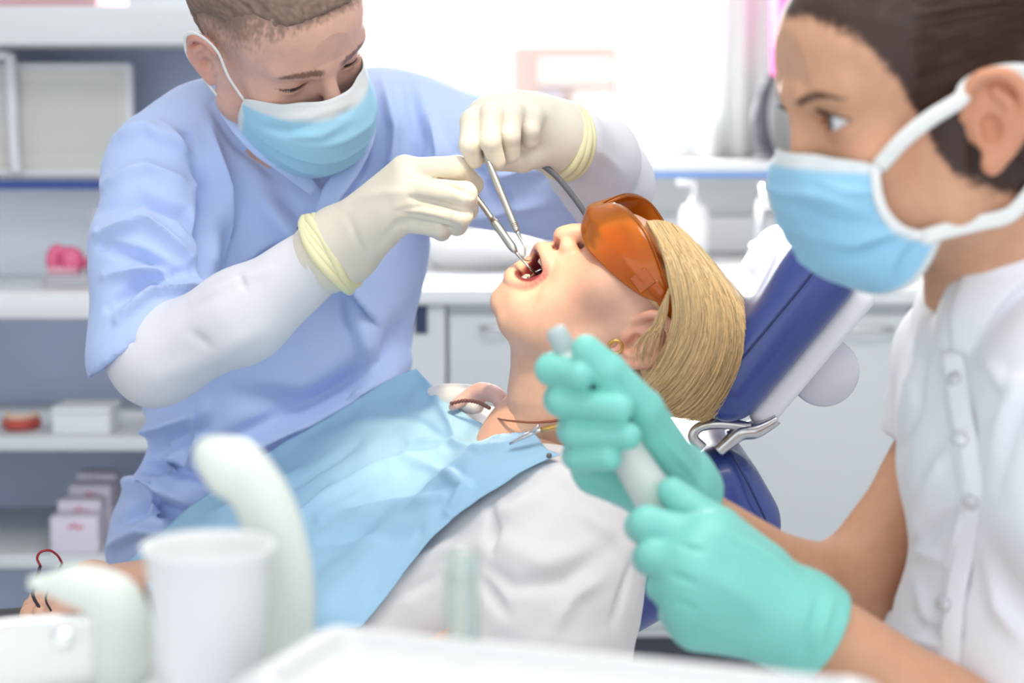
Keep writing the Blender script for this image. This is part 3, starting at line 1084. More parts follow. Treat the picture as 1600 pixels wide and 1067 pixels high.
g.ell(hc + dn * .075 - da * .005, (.075, .30, .047), .02, 's', R=Rh)
V, Fc_ = g.mesh(); V = smooth(V, Fc_, 3)
hr = link('headrest_cushion', new_mesh('headrest_cushion', V, Fc_), M_navy, ch); own(hr)
# seam piping on the near side of the cushion
M_pip = mat('navy_piping', lin(34, 50, 104), .4)
sm = [hc + da * a_ + dn * b_ + np.array([0, -.1345 + c_, 0]) for a_, b_, c_ in ((-.092, .006, .012), (-.07, .010, .002), (-.03, .010, 0), (.03, .010, 0), (.07, .010, .002), (.092, .006, .012))]
tube('seam', sm, .0012, M_pip, hr, res=5, n=6)
g = Sdf.around([hc - .17, hc + .17], .05, .003)
g.box(hc - dn * .046 + da * .004, (.082, .105, .014), .012, R=Rh)
V, Fc_ = g.mesh(); link('headrest_shell', new_mesh('headrest_shell', smooth(V, Fc_, 2), Fc_), M_shell, ch)
kb = hc - dn * .068 + da * .0
V, Fc_ = lathe([(0, -.085), (.030, -.085), (.033, -.080), (.033, .07), (.030, .075), (0, .075)], 32)
link('headrest_joint', new_mesh('headrest_joint', V[:, [0, 2, 1]] + kb, Fc_[:, ::-1]), M_lilac_k, ch)
# metal neck: two curved plates with a window between them
ny = 1.70
nk1 = PP((1098, 700, ny), (1083, 683, ny), (1092, 668, ny), (1118, 662, ny), (1150, 664, ny), (1172, 668, ny))
tube('headrest_neck', nk1, .0050, M_steel, ch, res=6, n=8)
nk2 = PP((1122, 706, ny), (1140, 690, ny), (1158, 676, ny), (1180, 673, ny), (1200, 664, ny), (1215, 655, ny))
tube('headrest_neck', nk2, [.006, .0065, .0075, .0075, .006, .005], M_steel, ch, res=6, n=8)
nk3 = PP((1110, 702, 1.86), (1135, 685, 1.86), (1165, 672, 1.86), (1205, 655, 1.86))
tube('headrest_neck', nk3, .008, M_steel, ch, res=6, n=8)
# backrest
Rb = np.stack([db, np.array([0, 1., 0]), np.cross(db, [0, 1., 0])], 1)
be = P(1207, 772, 1.69)
bc = be + db * .30 + np.array([0, .155, 0])
g = Sdf.around([be + [0, 0, .1], be + [0, .31, -.1], be + db * .56 + [0, 0, .1], be + db * .56 - [0, 0, .1]], .08, .005)
g.box(bc, (.30, .16, .062), .045, R=Rb)
V, Fc_ = g.mesh(); bk = link('backrest', new_mesh('backrest', smooth(V, Fc_, 3), Fc_), M_navy, ch); own(bk)
sm = [be + db * a_ + dnb * b_ + np.array([0, c_, 0]) for a_, b_, c_ in ((.030, .058, .05), (.016, .052, .020), (.014, .03, .004), (.016, 0, -.0035), (.018, -.03, .004))]
tube('seam', sm, .0012, M_pip, bk, res=5, n=6)
box('backrest_shell', (bc[0] - .2, 1.76, bc[2] - .19), (bc[0] + .1, 1.92, bc[2] - .09), M_shell, ch, .03)
box('seat', (-.95, 1.66, .50), (bc[0] - .05, 2.0, .60), M_navy, ch, .04, 4)
box('column', (-.45, 1.74, .06), (-.2, 1.92, .50), M_shell, ch, .03)
box('base_plate', (-.75, 1.62, 0), (.1, 2.04, .06), M_shell, ch, .02)

# ================================================================== patient
RP = np.array([[0.1047, -0.643, 0.7587], [0.9685, -0.1074, -0.2247], [0.226, 0.7583, 0.6115]])
TP = np.array([0.1194, 1.7538, 1.0378])
MP = mat4(RP, TP)
toP = lambda p: RP.T @ (np.array(p) - TP)
S = 1.05
pa = thing('person', (-.35, 1.8, .62), 'reclining patient in white blouse and orange glasses, mouth open, in the dental chair', 'person')
skP = lin(222, 176, 152)
M_skinP = skin_mat('skin_patient')
g = Sdf((-.12, -.17, -.22), (.12, .16, .16), .0017)
s = S
v = lambda *a: np.array(a) * s
f_ = lambda x, y, z: np.array([x, y - .0155, z + .007])         # face pieces
g.ell((0, -.018, .014), (.073, .092, .056))
g.ell((0, .028, .026), (.055, .044, .042), .025)
g.ell((0, .030, .004), (.054, .042, .050), .02)
for x in (-1, 1):
    g.cone((x * .047, .006, -.050), (x * .018, .068, -.096), .021, .0145, .018)
    g.cone((x * .055, .003, .0), (x * .049, .006, -.05), .019, .019, .02)
    g.ell((x * .046, .045, .0), (.020, .021, .018), .02)
    g.cone((x * .012, .071, .041), (x * .044, .055, .041), .009, .008, .014)
    g.ell((x * .032, .048, -.044), (.025, .030, .036), .025)
    g.ell((x * .021, .068, -.006), (.014, .013, .016), .012)
    g.ell((x * .018, .074, -.026), (.017, .014, .016), .014)      # cheek beside the nose
    g.ell((x * .019, .072, -.078), (.017, .016, .016), .014)      # beside the lower lip
g.ell((0, .036, -.062), (.045, .046, .040), .02)
g.ell((0, .084, -.0265), (.017, .0185, .012), .012)             # upper lip mass
g.ell((0, .084, -.079), (.020, .018, .016), .014)               # lower lip mass
g.ell((0, .0825, -.0970), (.0165, .0150, .0125), .012)          # chin
g.cone((0, .074, .030), (0, .0955, .000), .0078, .0092, .010)
g.ell((0, .0995, -.0095), (.0098, .0095, .0095), .006)
for x in (-1, 1):
    g.ell((x * .0118, .0875, -.0110), (.0076, .0105, .0082), .005)
    g.ell((x * .033, .078, .026), (.018, .013, .012), .012, 's')
    g.ell((x * .032, .056, .027), (.0142, .0142, .0142), .007)   # closed lids
    g.ell((x * .0062, .0950, -.0190), (.0040, .0085, .0050), .003, 's', R=rot_axes((1, 0, 0), (0, .75, .66)))
    ear(g, x, 1.02, (.073, -.004, -.002))
# open mouth, turned a little towards the viewer
RM = rot_axes((math.cos(.36), math.sin(.36), 0), (-math.sin(.36), math.cos(.36), 0))
g.ell((.015, .083, -.046), (.014, .015, .018), .012)
g.ell((0, .076, -.0515), (.0215, .046, .0180), .003, 's', R=RM)
g.ell((-.009, .090, -.0440), (.0125, .026, .0095), .003, 's', R=RM)
lipU = [(-.0225, .0830, -.0380), (-.018, .0915, -.0335), (-.010, .0985, -.0310), (0, .1015, -.0325), (.010, .1020, -.0365), (.018, .0995, -.0435), (.0215, .0950, -.0510)]
lipL = [(-.0225, .0830, -.0420), (-.0210, .0870, -.0600), (-.0115, .0955, -.0715), (0, .0990, -.0735), (.011, .0990, -.0715), (.019, .0970, -.0630), (.0215, .0950, -.0530)]
g.chain(catmull(lipU, 4), list(np.interp(np.linspace(0, 1, 25), [0, .5, 1], [.0032, .0048, .0032])), .005)
g.chain(catmull(lipL, 4), list(np.interp(np.linspace(0, 1, 25), [0, .5, 1], [.0032, .0056, .0032])), .005)
# neck and throat
nb = [toP(P(945, 530, 1.77)), toP(P(905, 610, 1.785)), toP(P(880, 690, 1.80))]
g.chain([nb[0], nb[1], nb[2]], [.052, .053, .058], .03)
g.cone((0, .030, -.088), toP(P(868, 600, 1.78)), .030, .040, .03)
g.chain([toP(P(985, 590, 1.70)), toP(P(915, 640, 1.735)), toP(P(830, 672, 1.76))], [.014, .012, .010], .016)
Vh, Fh = g.mesh(); Vh = smooth(Vh, Fh, 1)
Ch = skin_cols(Vh, skP, S)
lp = np.concatenate([catmull(lipU, 4), catmull(lipL, 4)])
dl = np.min(np.linalg.norm(Vh[:, None, :] - lp[None, ::2, :], axis=2) if len(Vh) < 1 else np.stack([np.linalg.norm(Vh - q, axis=1) for q in lp], 1), axis=1)
Ch = mix(Ch, lin(200, 96, 100), 1 - sstep(.0045, .0068, dl))
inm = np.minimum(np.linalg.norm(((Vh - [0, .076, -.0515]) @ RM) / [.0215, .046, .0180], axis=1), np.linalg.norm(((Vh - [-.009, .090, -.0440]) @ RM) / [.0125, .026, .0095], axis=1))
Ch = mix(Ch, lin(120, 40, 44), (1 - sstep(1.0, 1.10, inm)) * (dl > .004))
for x in (-1, 1):
    Ch = mix(Ch, lin(150, 118, 88), .8 * brow_mask(Vh, x, .043, 1.0))
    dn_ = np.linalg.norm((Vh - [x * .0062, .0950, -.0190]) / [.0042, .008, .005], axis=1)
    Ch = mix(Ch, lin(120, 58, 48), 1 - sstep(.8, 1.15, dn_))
# body under the blouse, arms: joined to the neck
Wb = Sdf.around([P(980, 620, 1.6), P(60, 1000, 2.05), P(900, 990, 1.5), P(250, 1060, 1.9)], .09, .006)
cb = P(600, 925, 1.81)
Wb.ell(cb - dnb * .045, (.24, .135, .062), R=Rb)
Wb.chain([P(895, 640, 1.79), P(855, 715, 1.81), P(760, 850, 1.81)], [.05, .060, .050], .05)
shN = P(868, 840, 1.665); shF = P(735, 690, 1.955)
Wb.cone(P(868, 850, 1.70), shF - dnb * .02, .036, .036, .04)
Wb.chain([shN, P(830, 985, 1.60), P(680, 1060, 1.57)], [.042, .038, .034], .03)
Wb.chain([shF - dnb * .02, P(450, 880, 2.03), P(290, 905, 1.95), P(150, 917, 1.86)], [.034, .032, .028, .022], .02)
Vb, Fb = Wb.mesh(); Vb = smooth(Vb, Fb, 3)
# far hand resting, holding the spectacles
hw = P(150, 915, 1.86)
mc = PP((112, 930, 1.80), (104, 938, 1.785), (100, 948, 1.775), (104, 958, 1.77))
fg = [PP((112, 930, 1.80), (80, 925, 1.78), (58, 938, 1.765), (52, 955, 1.77)),
      PP((104, 938, 1.785), (72, 936, 1.76), (50, 948, 1.75), (46, 964, 1.755)),
      PP((100, 948, 1.775), (68, 947, 1.745), (46, 958, 1.735), (42, 974, 1.74)),
      PP((104, 958, 1.77), (74, 960, 1.735), (54, 968, 1.73), (50, 982, 1.735)),
      PP((135, 935, 1.84), (112, 952, 1.765), (84, 962, 1.735), (64, 955, 1.725))]
gh = Sdf.around([hw] + mc + [q for f_ in fg for q in f_], .04, .0024)
hand(gh, hw, mc, fg, [(.0095, .0078)] * 3 + [(.0085, .007), (.011, .008)], [.013] * 4, wr=.024)
Vd, Fd = gh.mesh()
Vbw, Fbw = join([(Vb, Fb), (Vd, Fd)])
Vbl = (Vbw - TP) @ RP
Cb = np.tile(skP * [.97, .93, .90], (len(Vbl), 1)) * (1 + .03 * vnoise(Vbl, 50, 9))[:, None]
Vall, Fall = join([(Vh, Fh), (Vbl, Fbw)])
me = new_mesh('body', Vall, Fall); set_col(me, np.concatenate([Ch, Cb]))
link('body', me, M_skinP, pa, MP)
# teeth and tongue
M_tooth = mat('tooth', lin(240, 232, 214), .15, coat=.5)
tg = np.linspace(-1.25, 1.25, 12)
V_, F_ = uv_sphere(.004, 10, 8); tme = new_mesh('tooth', V_ * [.95, .75, 1.35], F_)
for t in tg:
    q = RM @ np.array([.0170 * math.sin(t), .022 * math.cos(t), 0]) + [.002, .0725, -.0375 - .006 * max(math.sin(t), 0)]
    link('tooth', tme, M_tooth, pa, MP @ Matrix.Translation(Vector(q)))
for t in tg[2:-2]:
    q = RM @ np.array([.0160 * math.sin(t), .020 * math.cos(t), 0]) + [.002, .071, -.0665]
    link('tooth', tme, M_tooth, pa, MP @ Matrix.Translation(Vector(q)))
V_, F_ = uv_sphere(.012, 20, 12)
link('tongue', new_mesh('tongue', V_ * [1.1, 1.7, .6] + [0, .062, -.066], F_), mat('tongue', lin(170, 84, 88), .35, sss=.1), pa, MP)
# gold earring
th = np.linspace(0, 2 * math.pi, 25)
ec = toP(P(962, 541, 1.672))
rg = np.stack([np.full(25, ec[0] - .002), ec[1] + .0062 * np.cos(th), ec[2] + .0062 * np.sin(th)], 1)
M_gold = mat('gold', lin(214, 172, 96), .25, 1.0)
V_, F_ = tube_vf(rg, .0016, 8, False); link('earring', new_mesh('earring', V_, F_), M_gold, pa, MP)

# ---- blonde bob
M_blond = mat('blonde_hair', attr=True, rough=.42, spec=.45)
bl0 = lin(236, 204, 152)
g = Sdf((-.12, -.16, -.10), (.12, .12, .18), .003)
g.ell((0, -.020, .016), (.079, .098, .063))
g.ell((0, -.056, .010), (.078, .060, .066), .03)
g.ell((0, .108, -.008), (.088, .086, .072), .004, 's')
g.ell((0, .02, -.115), (.10, .088, .09), .01, 's')
for x in (-1, 1):
    g.ell((x * .085, .012, -.006), (.032, .045, .042), .006, 's')
    g.ell((x * .085, .060, .03), (.04, .036, .05), .006, 's')
V_, F_ = g.mesh(); V_ = smooth(V_, F_, 2)
N_ = normals(V_, F_)
V_ = V_ + N_ * (.0012 * vnoise(V_ * [1, .25, .25], 260, 2))[:, None]
me = new_mesh('hair', V_, F_); set_col(me, np.tile(bl0, (len(V_), 1)) * (.93 + .22 * vnoise(V_ * [1, .2, .2], 400, 3))[:, None])
hb = link('hair', me, M_blond, pa, MP)
gd = [[(1010, 347, 1.700), (1034, 392, 1.672), (1046, 445, 1.660), (1052, 492, 1.656), (1042, 540, 1.655), (1022, 580, 1.660), (1004, 604, 1.668)],
      [(1028, 346, 1.705), (1062, 400, 1.668), (1080, 455, 1.650), (1082, 510, 1.645), (1062, 562, 1.645), (1032, 602, 1.652), (1006, 622, 1.662)],
      [(1048, 350, 1.715), (1090, 408, 1.672), (1114, 465, 1.652), (1118, 525, 1.645), (1098, 582, 1.646), (1066, 622, 1.654), (1040, 640, 1.664)],
      [(1068, 362, 1.730), (1116, 425, 1.690), (1144, 482, 1.668), (1148, 540, 1.660), (1128, 598, 1.660), (1098, 638, 1.666), (1072, 652, 1.674)],
      [(1086, 380, 1.755), (1134, 440, 1.735), (1166, 492, 1.720), (1173, 545, 1.710), (1154, 604, 1.705), (1124, 642, 1.705), (1098, 655, 1.708)],
      [(1092, 384, 1.80), (1138, 440, 1.80), (1168, 492, 1.80), (1170, 545, 1.80), (1150, 600, 1.79), (1122, 635, 1.78), (1098, 648, 1.77)]]
GD = np.array([[P(*q) for q in r] for r in gd])
GP = grid_patch(GD, 4, 10)                       # rows across, columns along the strands
V_ = GP.reshape(-1, 3); F_ = grid_faces(GP.shape[0], GP.shape[1])
if (normals(V_, F_) * (V_ - CAM)).sum() > 0: F_ = F_[:, ::-1]
V_ = V_ + np.array([0, .004, 0])
V2_, F2_ = sheet(V_, F_, .012)
me = new_mesh('hair', V2_, F2_); set_col(me, np.tile(bl0 * .9, (len(V2_), 1)))
link('hair', me, M_blond, pa)
rng = np.random.default_rng(5)
nr, nc_ = GP.shape[:2]


def strand(i):
    u = rng.uniform(0, nr - 1.001); clump = .25 * math.sin(u * 9.1) + .12 * math.sin(u * 31)
    i0 = int(u); t = u - i0
    p = GP[i0] * (1 - t) + GP[i0 + 1] * t
    a0 = int(rng.uniform(0, 1) ** 2 * nc_ * .35); a1 = nc_ - int(rng.uniform(0, 1) ** 2 * nc_ * .25)
    q = p[a0:a1]
    idx = np.linspace(0, len(q) - 1, 11); j0 = np.minimum(idx.astype(int), len(q) - 2); f_ = (idx - j0)[:, None]
    q = q[j0] * (1 - f_) + q[j0 + 1] * f_
    w = np.linspace(0, 1, 11)[:, None]
    lift = np.array([0, -1, 0]) * rng.uniform(-.002, .0045)
    q = q + lift + rng.normal(0, .0016, 3) * w + np.array([0, 0, .0012 * math.sin(i)]) * np.sin(w * 7 + i) + np.array([.0018, 0, .001]) * clump * w * 2
    if rng.uniform() < .02:
        q = q + rng.normal(0, .006, 3) * w ** 2
    return q


V_, F_, I_ = strands(5200, strand, 11, .00042, .00018)
shade = rng.uniform(.62, 1.3, 5200)
warm = rng.uniform(-.06, .06, 5200)
Cc = bl0[None] * shade[I_][:, None] * np.stack([1 + warm[I_], np.ones(len(I_)), 1 - warm[I_]], 1)
me = new_mesh('hair_strands', V_, F_); set_col(me, Cc)
tag(link('hair_strands', me, M_blond, pa), 'fine blonde strands of the bob', kind='stuff')
# loose strands over the ear and at the temple
def fine(i):
    a = rng.uniform(0, 1)
    st_ = np.array([1046 - 10 * a, 450 + 26 * a])
    pts = [P(st_[0], st_[1], 1.658), P(1040 - 22 * a, 500 + 10 * a, 1.652), P(1026 - 34 * a + rng.normal(0, 9), 545 + rng.normal(0, 8), 1.650), P(1014 - 16 * a + rng.normal(0, 6), 590, 1.655)]
    q = catmull(pts, 4)[:11]
    return q + rng.normal(0, .0008, 3)
V_, F_, I_ = strands(70, fine, 11, .0004, .00015)
me = new_mesh('hair_strands', V_, F_); set_col(me, (bl0 * .85)[None] * rng.uniform(.7, 1.2, 70)[I_][:, None])
tag(link('hair_strands', me, M_blond, pa), 'loose blonde strands over the ear', kind='stuff')

# ---- white blouse
M_blouse = mat('white_blouse', (.76, .745, .755), .8, sheen=.2, bump=(500, .10, .001), noise=(10, .98, 1.02))
g = Sdf.around([P(1010, 600, 1.5), P(90, 1020, 2.08), P(900, 1060, 1.5)], .07, .004)
g.ell(cb - dnb * .028, (.32, .185, .088), R=Rb)
g.cone(P(850, 815, 1.69), shF - dnb * .02, .060, .050, .05)
g.ell(P(878, 842, 1.645), (.076, .066, .070), .04)
g.chain([P(876, 850, 1.645), P(858, 945, 1.61), P(845, 1040, 1.60)], [.068, .072, .076], .04)
g.chain([shF - dnb * .02, P(450, 880, 2.03), P(310, 905, 1.97)], [.050, .048, .042], .03)
g.cone(P(800, 800, 1.70), P(590, 985, 1.66), .055, .060, .05)
# neckline
g.ell(P(862, 655, 1.785), (.085, .105, .062), .01, 's', R=Rb)
G_BL = g
V_, F_ = g.mesh(); V_ = smooth(V_, F_, 3)
V_ = folds(V_, F_, [([(770, 790), (772, 830), (768, 860)], 9, -.008), ([(765, 800), (800, 800), (850, 770)], 16, .007), ([(750, 880), (800, 915), (880, 905), (960, 850)], 14, -.006),
                    ([(745, 900), (790, 960)], 10, -.006), ([(780, 850), (850, 880), (930, 860)], 20, .006), ([(985, 880), (960, 975)], 5, -.006), ([(860, 990), (900, 930), (950, 900)], 12, .005),
                    ([(640, 880), (690, 860), (745, 850)], 14, .006), ([(620, 930), (680, 900)], 10, -.006), ([(800, 740), (860, 735), (930, 760)], 16, .005), ([(905, 800), (950, 830), (985, 870)], 10, .004)])
N_ = normals(V_, F_); V_ = V_ + N_ * (.0022 * vnoise(V_ * [1, 1, 1], 22, 4) + .0010 * vnoise(V_, 60, 5))[:, None]
link('blouse', new_mesh('blouse', V_, F_), M_blouse, pa)
# dark trousers
g = Sdf.around([P(330, 1010, 1.6), P(-200, 1060, 2.1)], .12, .008)
pel = P(250, 1090, 1.83)
g.cone(pel, P(-20, 1045, 1.95), .10, .065); g.cone(pel + [0, -.1, -.03], P(-150, 1120, 1.72), .085, .08, .05)
V_, F_ = g.mesh(); link('trousers', new_mesh('trousers', smooth(V_, F_, 3), F_), mat('black_trousers', lin(48, 48, 56), .8), pa)

# ---- necklaces at the throat
def necklace(name, pts, r, m, bead=None):
    c = catmull(pts, 8)
    V_, F_ = tube_vf(c, r, 6)
    if bead:
        B, BF = uv_sphere(bead, 8, 6); L_ = [(V_, F_)]
        d_ = np.concatenate([[0], np.cumsum(np.linalg.norm(np.diff(c, axis=0), axis=1))])
        for t in np.arange(0, d_[-1], bead * 2.6):
            L_.append((B + np.array([np.interp(t, d_, c[:, i]) for i in range(3)]), BF))
        V_, F_ = join(L_)
    return link(name, new_mesh(name, V_, F_), m, pa)
M_bead = mat('bead_brown', lin(110, 70, 66), .35); M_cop = mat('copper_chain', lin(168, 104, 78), .35, .6)
necklace('necklace', PP((768, 652, 1.80), (795, 657, 1.755), (835, 660, 1.735), (880, 655, 1.725), (920, 640, 1.72)), .0011, M_cop)
necklace('bead_necklace', PP((706, 630, 1.865), (725, 626, 1.85), (745, 628, 1.83), (766, 638, 1.80)), .0008, M_bead, .0022)
# collar edge of the blouse on the far side
g = Sdf.around(PP((680, 600, 1.95), (800, 640, 1.78), (740, 640, 1.8)), .03, .002)
g.chain(catmull(PP((676, 612, 1.935), (705, 609, 1.925), (740, 611, 1.905), (768, 618, 1.88)), 3), [.006] * 10, .004)
g.chain(catmull(PP((690, 622, 1.925), (720, 626, 1.90), (745, 634, 1.87)), 3), [.008] * 7, .01)
V_, F_ = g.mesh(); link('collar', new_mesh('collar', smooth(V_, F_, 2), F_), M_blouse, pa)
g = Sdf.around(PP((715, 612, 1.91), (800, 650, 1.78)), .03, .002)
g.chain(catmull(PP((706, 636, 1.87), (728, 622, 1.875), (752, 612, 1.87), (776, 618, 1.84), (786, 634, 1.815)), 3), list(np.interp(np.linspace(0, 1, 13), [0, .5, 1], [.004, .009, .007])), .004)
V_, F_ = g.mesh(); link('scarf', new_mesh('scarf', smooth(V_, F_, 2), F_), mat('pinkish_scarf', lin(212, 172, 164), .7), pa)

# ---- orange safety glasses
bot_e = [(0, .1000, .0185), (-.015, .0945, .0115), (-.035, .0825, .0095), (-.056, .0600, .0165), (-.066, .0375, .0230), (-.0715, .0200, .0300), (-.074, .007, .0390)]
top_e = [(0, .0985, .0400), (-.012, .0935, .0520), (-.028, .0840, .0600), (-.048, .0660, .0640), (-.066, .0400, .0595), (-.073, .0205, .0530), (-.075, .006, .0480)]
mid_e = [(0, .1040, .0290), (-.015, .1000, .0315), (-.034, .0885, .0350), (-.056, .0660, .0400), (-.0695, .0410, .0410), (-.0755, .0210, .0415), (-.0765, .006, .0435)]
row = lambda e: [(-x, y, z) for x, y, z in e[:0:-1]] + list(e)
ctl = [row(bot_e), row([tuple((np.array(a) + np.array(b)) / 2 + np.array([0, .0015, 0])) for a, b in zip(bot_e, mid_e)]), row(mid_e), row(top_e)]
ctl = [[(x + .003 * np.sign(x) * min(abs(x) / .05, 1), y + .003, z) for x, y, z in r] for r in ctl]
GL = grid_patch(ctl, 8, 8)
V_ = GL.reshape(-1, 3); F_ = grid_faces(GL.shape[0], GL.shape[1])
if normals(V_, F_)[:, 1].mean() < 0: F_ = F_[:, ::-1]
V_, F_ = sheet(V_, F_, .0016)
m = bpy.data.materials.new('orange_lens'); m.use_nodes = True
nt = m.node_tree; nt.nodes.remove(nt.nodes['Principled BSDF'])
tr = nt.nodes.new('ShaderNodeBsdfTransparent'); tr.inputs[0].default_value = (1.0, .70, .26, 1)
gl = nt.nodes.new('ShaderNodeBsdfGlossy'); gl.inputs['Roughness'].default_value = .12; gl.inputs[0].default_value = (1, .95, .85, 1)
df = nt.nodes.new('ShaderNodeBsdfDiffuse'); df.inputs[0].default_value = (*lin(252, 150, 24), 1)
tl_ = nt.nodes.new('ShaderNodeBsdfTranslucent'); tl_.inputs[0].default_value = (*lin(254, 150, 20), 1)
lw = nt.nodes.new('ShaderNodeFresnel'); lw.inputs[0].default_value = 1.5
m1 = nt.nodes.new('ShaderNodeMixShader'); m1.inputs[0].default_value = .5
m2 = nt.nodes.new('ShaderNodeMixShader'); m2.inputs[0].default_value = .38
m3 = nt.nodes.new('ShaderNodeMixShader')
nt.links.new(df.outputs[0], m1.inputs[1]); nt.links.new(tl_.outputs[0], m1.inputs[2])
nt.links.new(tr.outputs[0], m2.inputs[1]); nt.links.new(m1.outputs[0], m2.inputs[2])
nt.links.new(lw.outputs[0], m3.inputs[0]); nt.links.new(m2.outputs[0], m3.inputs[1]); nt.links.new(gl.outputs[0], m3.inputs[2])
nt.links.new(m3.outputs[0], nt.nodes['Material Output'].inputs['Surface'])
M_lens = m
sg = thing('safety_glasses', P(980, 400, 1.72), 'orange tinted wraparound safety glasses on the patient\'s face', 'glasses')
link('shield', new_mesh('shield', V_, F_), M_lens, sg, MP)
V_, F_ = tube_vf(catmull(row(top_e), 6), .0014, 8); link('brow_bar', new_mesh('brow_bar', V_, F_), M_lens, sg, MP)
for x in (-1, 1):
    tp_ = [(x * .0755, .030, .044), (x * .0775, .010, .043), (x * .078, -.005, .036), (x * .077, -.020, .026)]
    V_, F_ = tube_vf(catmull(tp_, 4), [.007] * 5 + [.006] * 4 + [.004] * 4, 10, True, (np.array([1., 0, 0]), .25))
    link('temple', new_mesh('temple', V_, F_), M_lens, sg, MP)
    V_, F_ = box_vf((-.0016, -.009, -.009), (.0016, .009, .009))
    o = link('side_vent', new_mesh('side_vent', V_, F_, False), M_lens, sg, MP @ mat4(rot_axes((x * 1, .35, 0), (0, 0, 1)), (x * .0735, .036, .039))); bevel(o, .001)

# ---- paper bib with its clips
ctl = [[(650, 575, 1.985), (684, 612, 1.93), (730, 648, 1.855), (800, 682, 1.752), (874, 708, 1.655)],
       [(560, 622, 2.00), (606, 660, 1.925), (672, 702, 1.83), (742, 735, 1.715), (796, 748, 1.615)],
       [(430, 700, 2.00), (490, 738, 1.91), (560, 782, 1.795), (640, 815, 1.675), (702, 812, 1.585)],
       [(300, 790, 1.985), (360, 828, 1.895), (440, 868, 1.775), (545, 890, 1.655), (632, 893, 1.575)],
       [(180, 893, 1.965), (240, 930, 1.87), (330, 972, 1.755), (445, 990, 1.645), (565, 980, 1.57)]]
BG = grid_patch([[P(*q) for q in r] for r in ctl], 24, 30)
V_ = BG.reshape(-1, 3); F_ = grid_faces(BG.shape[0], BG.shape[1])
if (normals(V_, F_) * (V_ - CAM)).sum() > 0: F_ = F_[:, ::-1]
# let the sheet settle on the blouse: each point slides along its line of sight until it lies just above the cloth
rd = (V_ - CAM) / np.linalg.norm(V_ - CAM, axis=1, keepdims=True)
tt = np.zeros(len(V_))
tmx = np.tile(np.interp(np.linspace(0, 1, BG.shape[1]), [0, .45, 1], [0, .004, .05]), BG.shape[0])
for _ in range(24):
    f_s = np.minimum(G_BL.sample(V_ + rd * tt[:, None]), .05) - .010
    tt = np.clip(tt + f_s * .8, -.10, tmx)
bad = np.abs(np.minimum(G_BL.sample(V_ + rd * tt[:, None]), .05) - .010) > .006
tt[bad & (tt > .02)] = .02
tt = tt.reshape(BG.shape[:2])
for _ in range(14):
    p_ = np.pad(tt, 1, mode='edge')
    tt = (p_[1:-1, 1:-1] * 2 + p_[:-2, 1:-1] + p_[2:, 1:-1] + p_[1:-1, :-2] + p_[1:-1, 2:]) / 6
V_ = V_ + rd * tt.ravel()[:, None]
N_ = normals(V_, F_)
for _ in range(6):
    V_ = V_ + N_ * np.clip(.009 - G_BL.sample(V_), 0, .02)[:, None]
V_ = folds(V_, F_, [(p_, w_ * .8, a_ * 1.6) for p_, w_, a_ in [([(690, 705), (600, 730), (520, 770), (440, 830)], 9, .006), ([(720, 745), (640, 770), (560, 790), (470, 830)], 14, -.005), ([(820, 690), (760, 700), (690, 690), (640, 690)], 8, .004),
                    ([(700, 800), (730, 760), (700, 740), (640, 720)], 10, .005), ([(560, 690), (500, 730), (440, 770)], 7, -.004), ([(500, 810), (600, 790), (690, 775)], 12, .006), ([(660, 580), (700, 650), (720, 700)], 12, .004),
                    ([(480, 850), (560, 830), (650, 830)], 16, -.006), ([(330, 800), (400, 780), (470, 730)], 8, .004), ([(200, 930), (230, 905), (255, 940)], 10, .008), ([(610, 640), (660, 660), (700, 690)], 10, -.003)]])
N_ = normals(V_, F_); V_ = V_ + N_ * (.0024 * vnoise(V_ * [1, 1, 1.6], 24, 7) + .0010 * vnoise(V_, 62, 8))[:, None]
Vbib, Fbib = V_, F_
V_, F_ = sheet(V_, F_, .0008)
M_bib = mat('blue_paper', lin(170, 212, 240), .62, noise=(14, .97, 1.03), bump=(420, .10, .001), tl=.12)
tag(link('bib', new_mesh('bib', V_, F_), M_bib), 'light blue paper bib spread over the patient\'s chest', 'bib')
cl = thing('bib_clip', P(820, 683, 1.73), 'small metal clip holding the bib at the patient\'s collar', 'clip')
yb_ = surf(Vbib, Fbib, 800, 694)[0][1] - .006
c0, c1 = P(797, 693, yb_), P(846, 670, yb_ - .004)
tube('jaw', [c0, (c0 + c1) / 2 + [0, -.003, .001], c1], [.0020, .0036, .0026], M_steel, cl, res=4, n=8, flat=(np.array([0, -.3, 1.]), .5))
tube('lever', [(c0 + c1) / 2, P(835, 672, yb_ - .008), P(842, 664, yb_ - .010)], .0014, M_steel, cl, n=6)
tube('clip_chain', PP((846, 671, yb_ - .004), (862, 668, yb_ - .008), (880, 664, yb_ - .01)), .0024, M_gold, cl, res=4, n=8)
V_, F_ = uv_sphere(.0026, 12, 8); link('snap', new_mesh('snap', V_ + P(858, 712, surf(Vbib, Fbib, 852, 712)[0][1] - .003), F_), mat('snap_grey', (.15, .15, .15), .3, .5), cl)
# spectacles held in the hand
sp_t = thing('spectacles', P(80, 930, 1.74), 'thin red and black spectacles held in the patient\'s hand', 'spectacles')
M_sr = mat('spectacle_red', lin(150, 40, 50), .3); M_sk = mat('spectacle_black', lin(40, 30, 34), .3)
tube('rim', PP((63, 884, 1.735), (58, 872, 1.735), (64, 862, 1.735), (78, 860, 1.74), (90, 868, 1.745), (97, 880, 1.75)), .0013, M_sr, sp_t, res=5, n=6)
tube('temple', PP((63, 884, 1.735), (54, 915, 1.725), (52, 932, 1.722), (66, 956, 1.72)), .0016, M_sk, sp_t, res=5, n=6)
tube('temple', PP((97, 880, 1.75), (72, 930, 1.722), (80, 955, 1.718)), .0011, M_sk, sp_t, res=5, n=6)
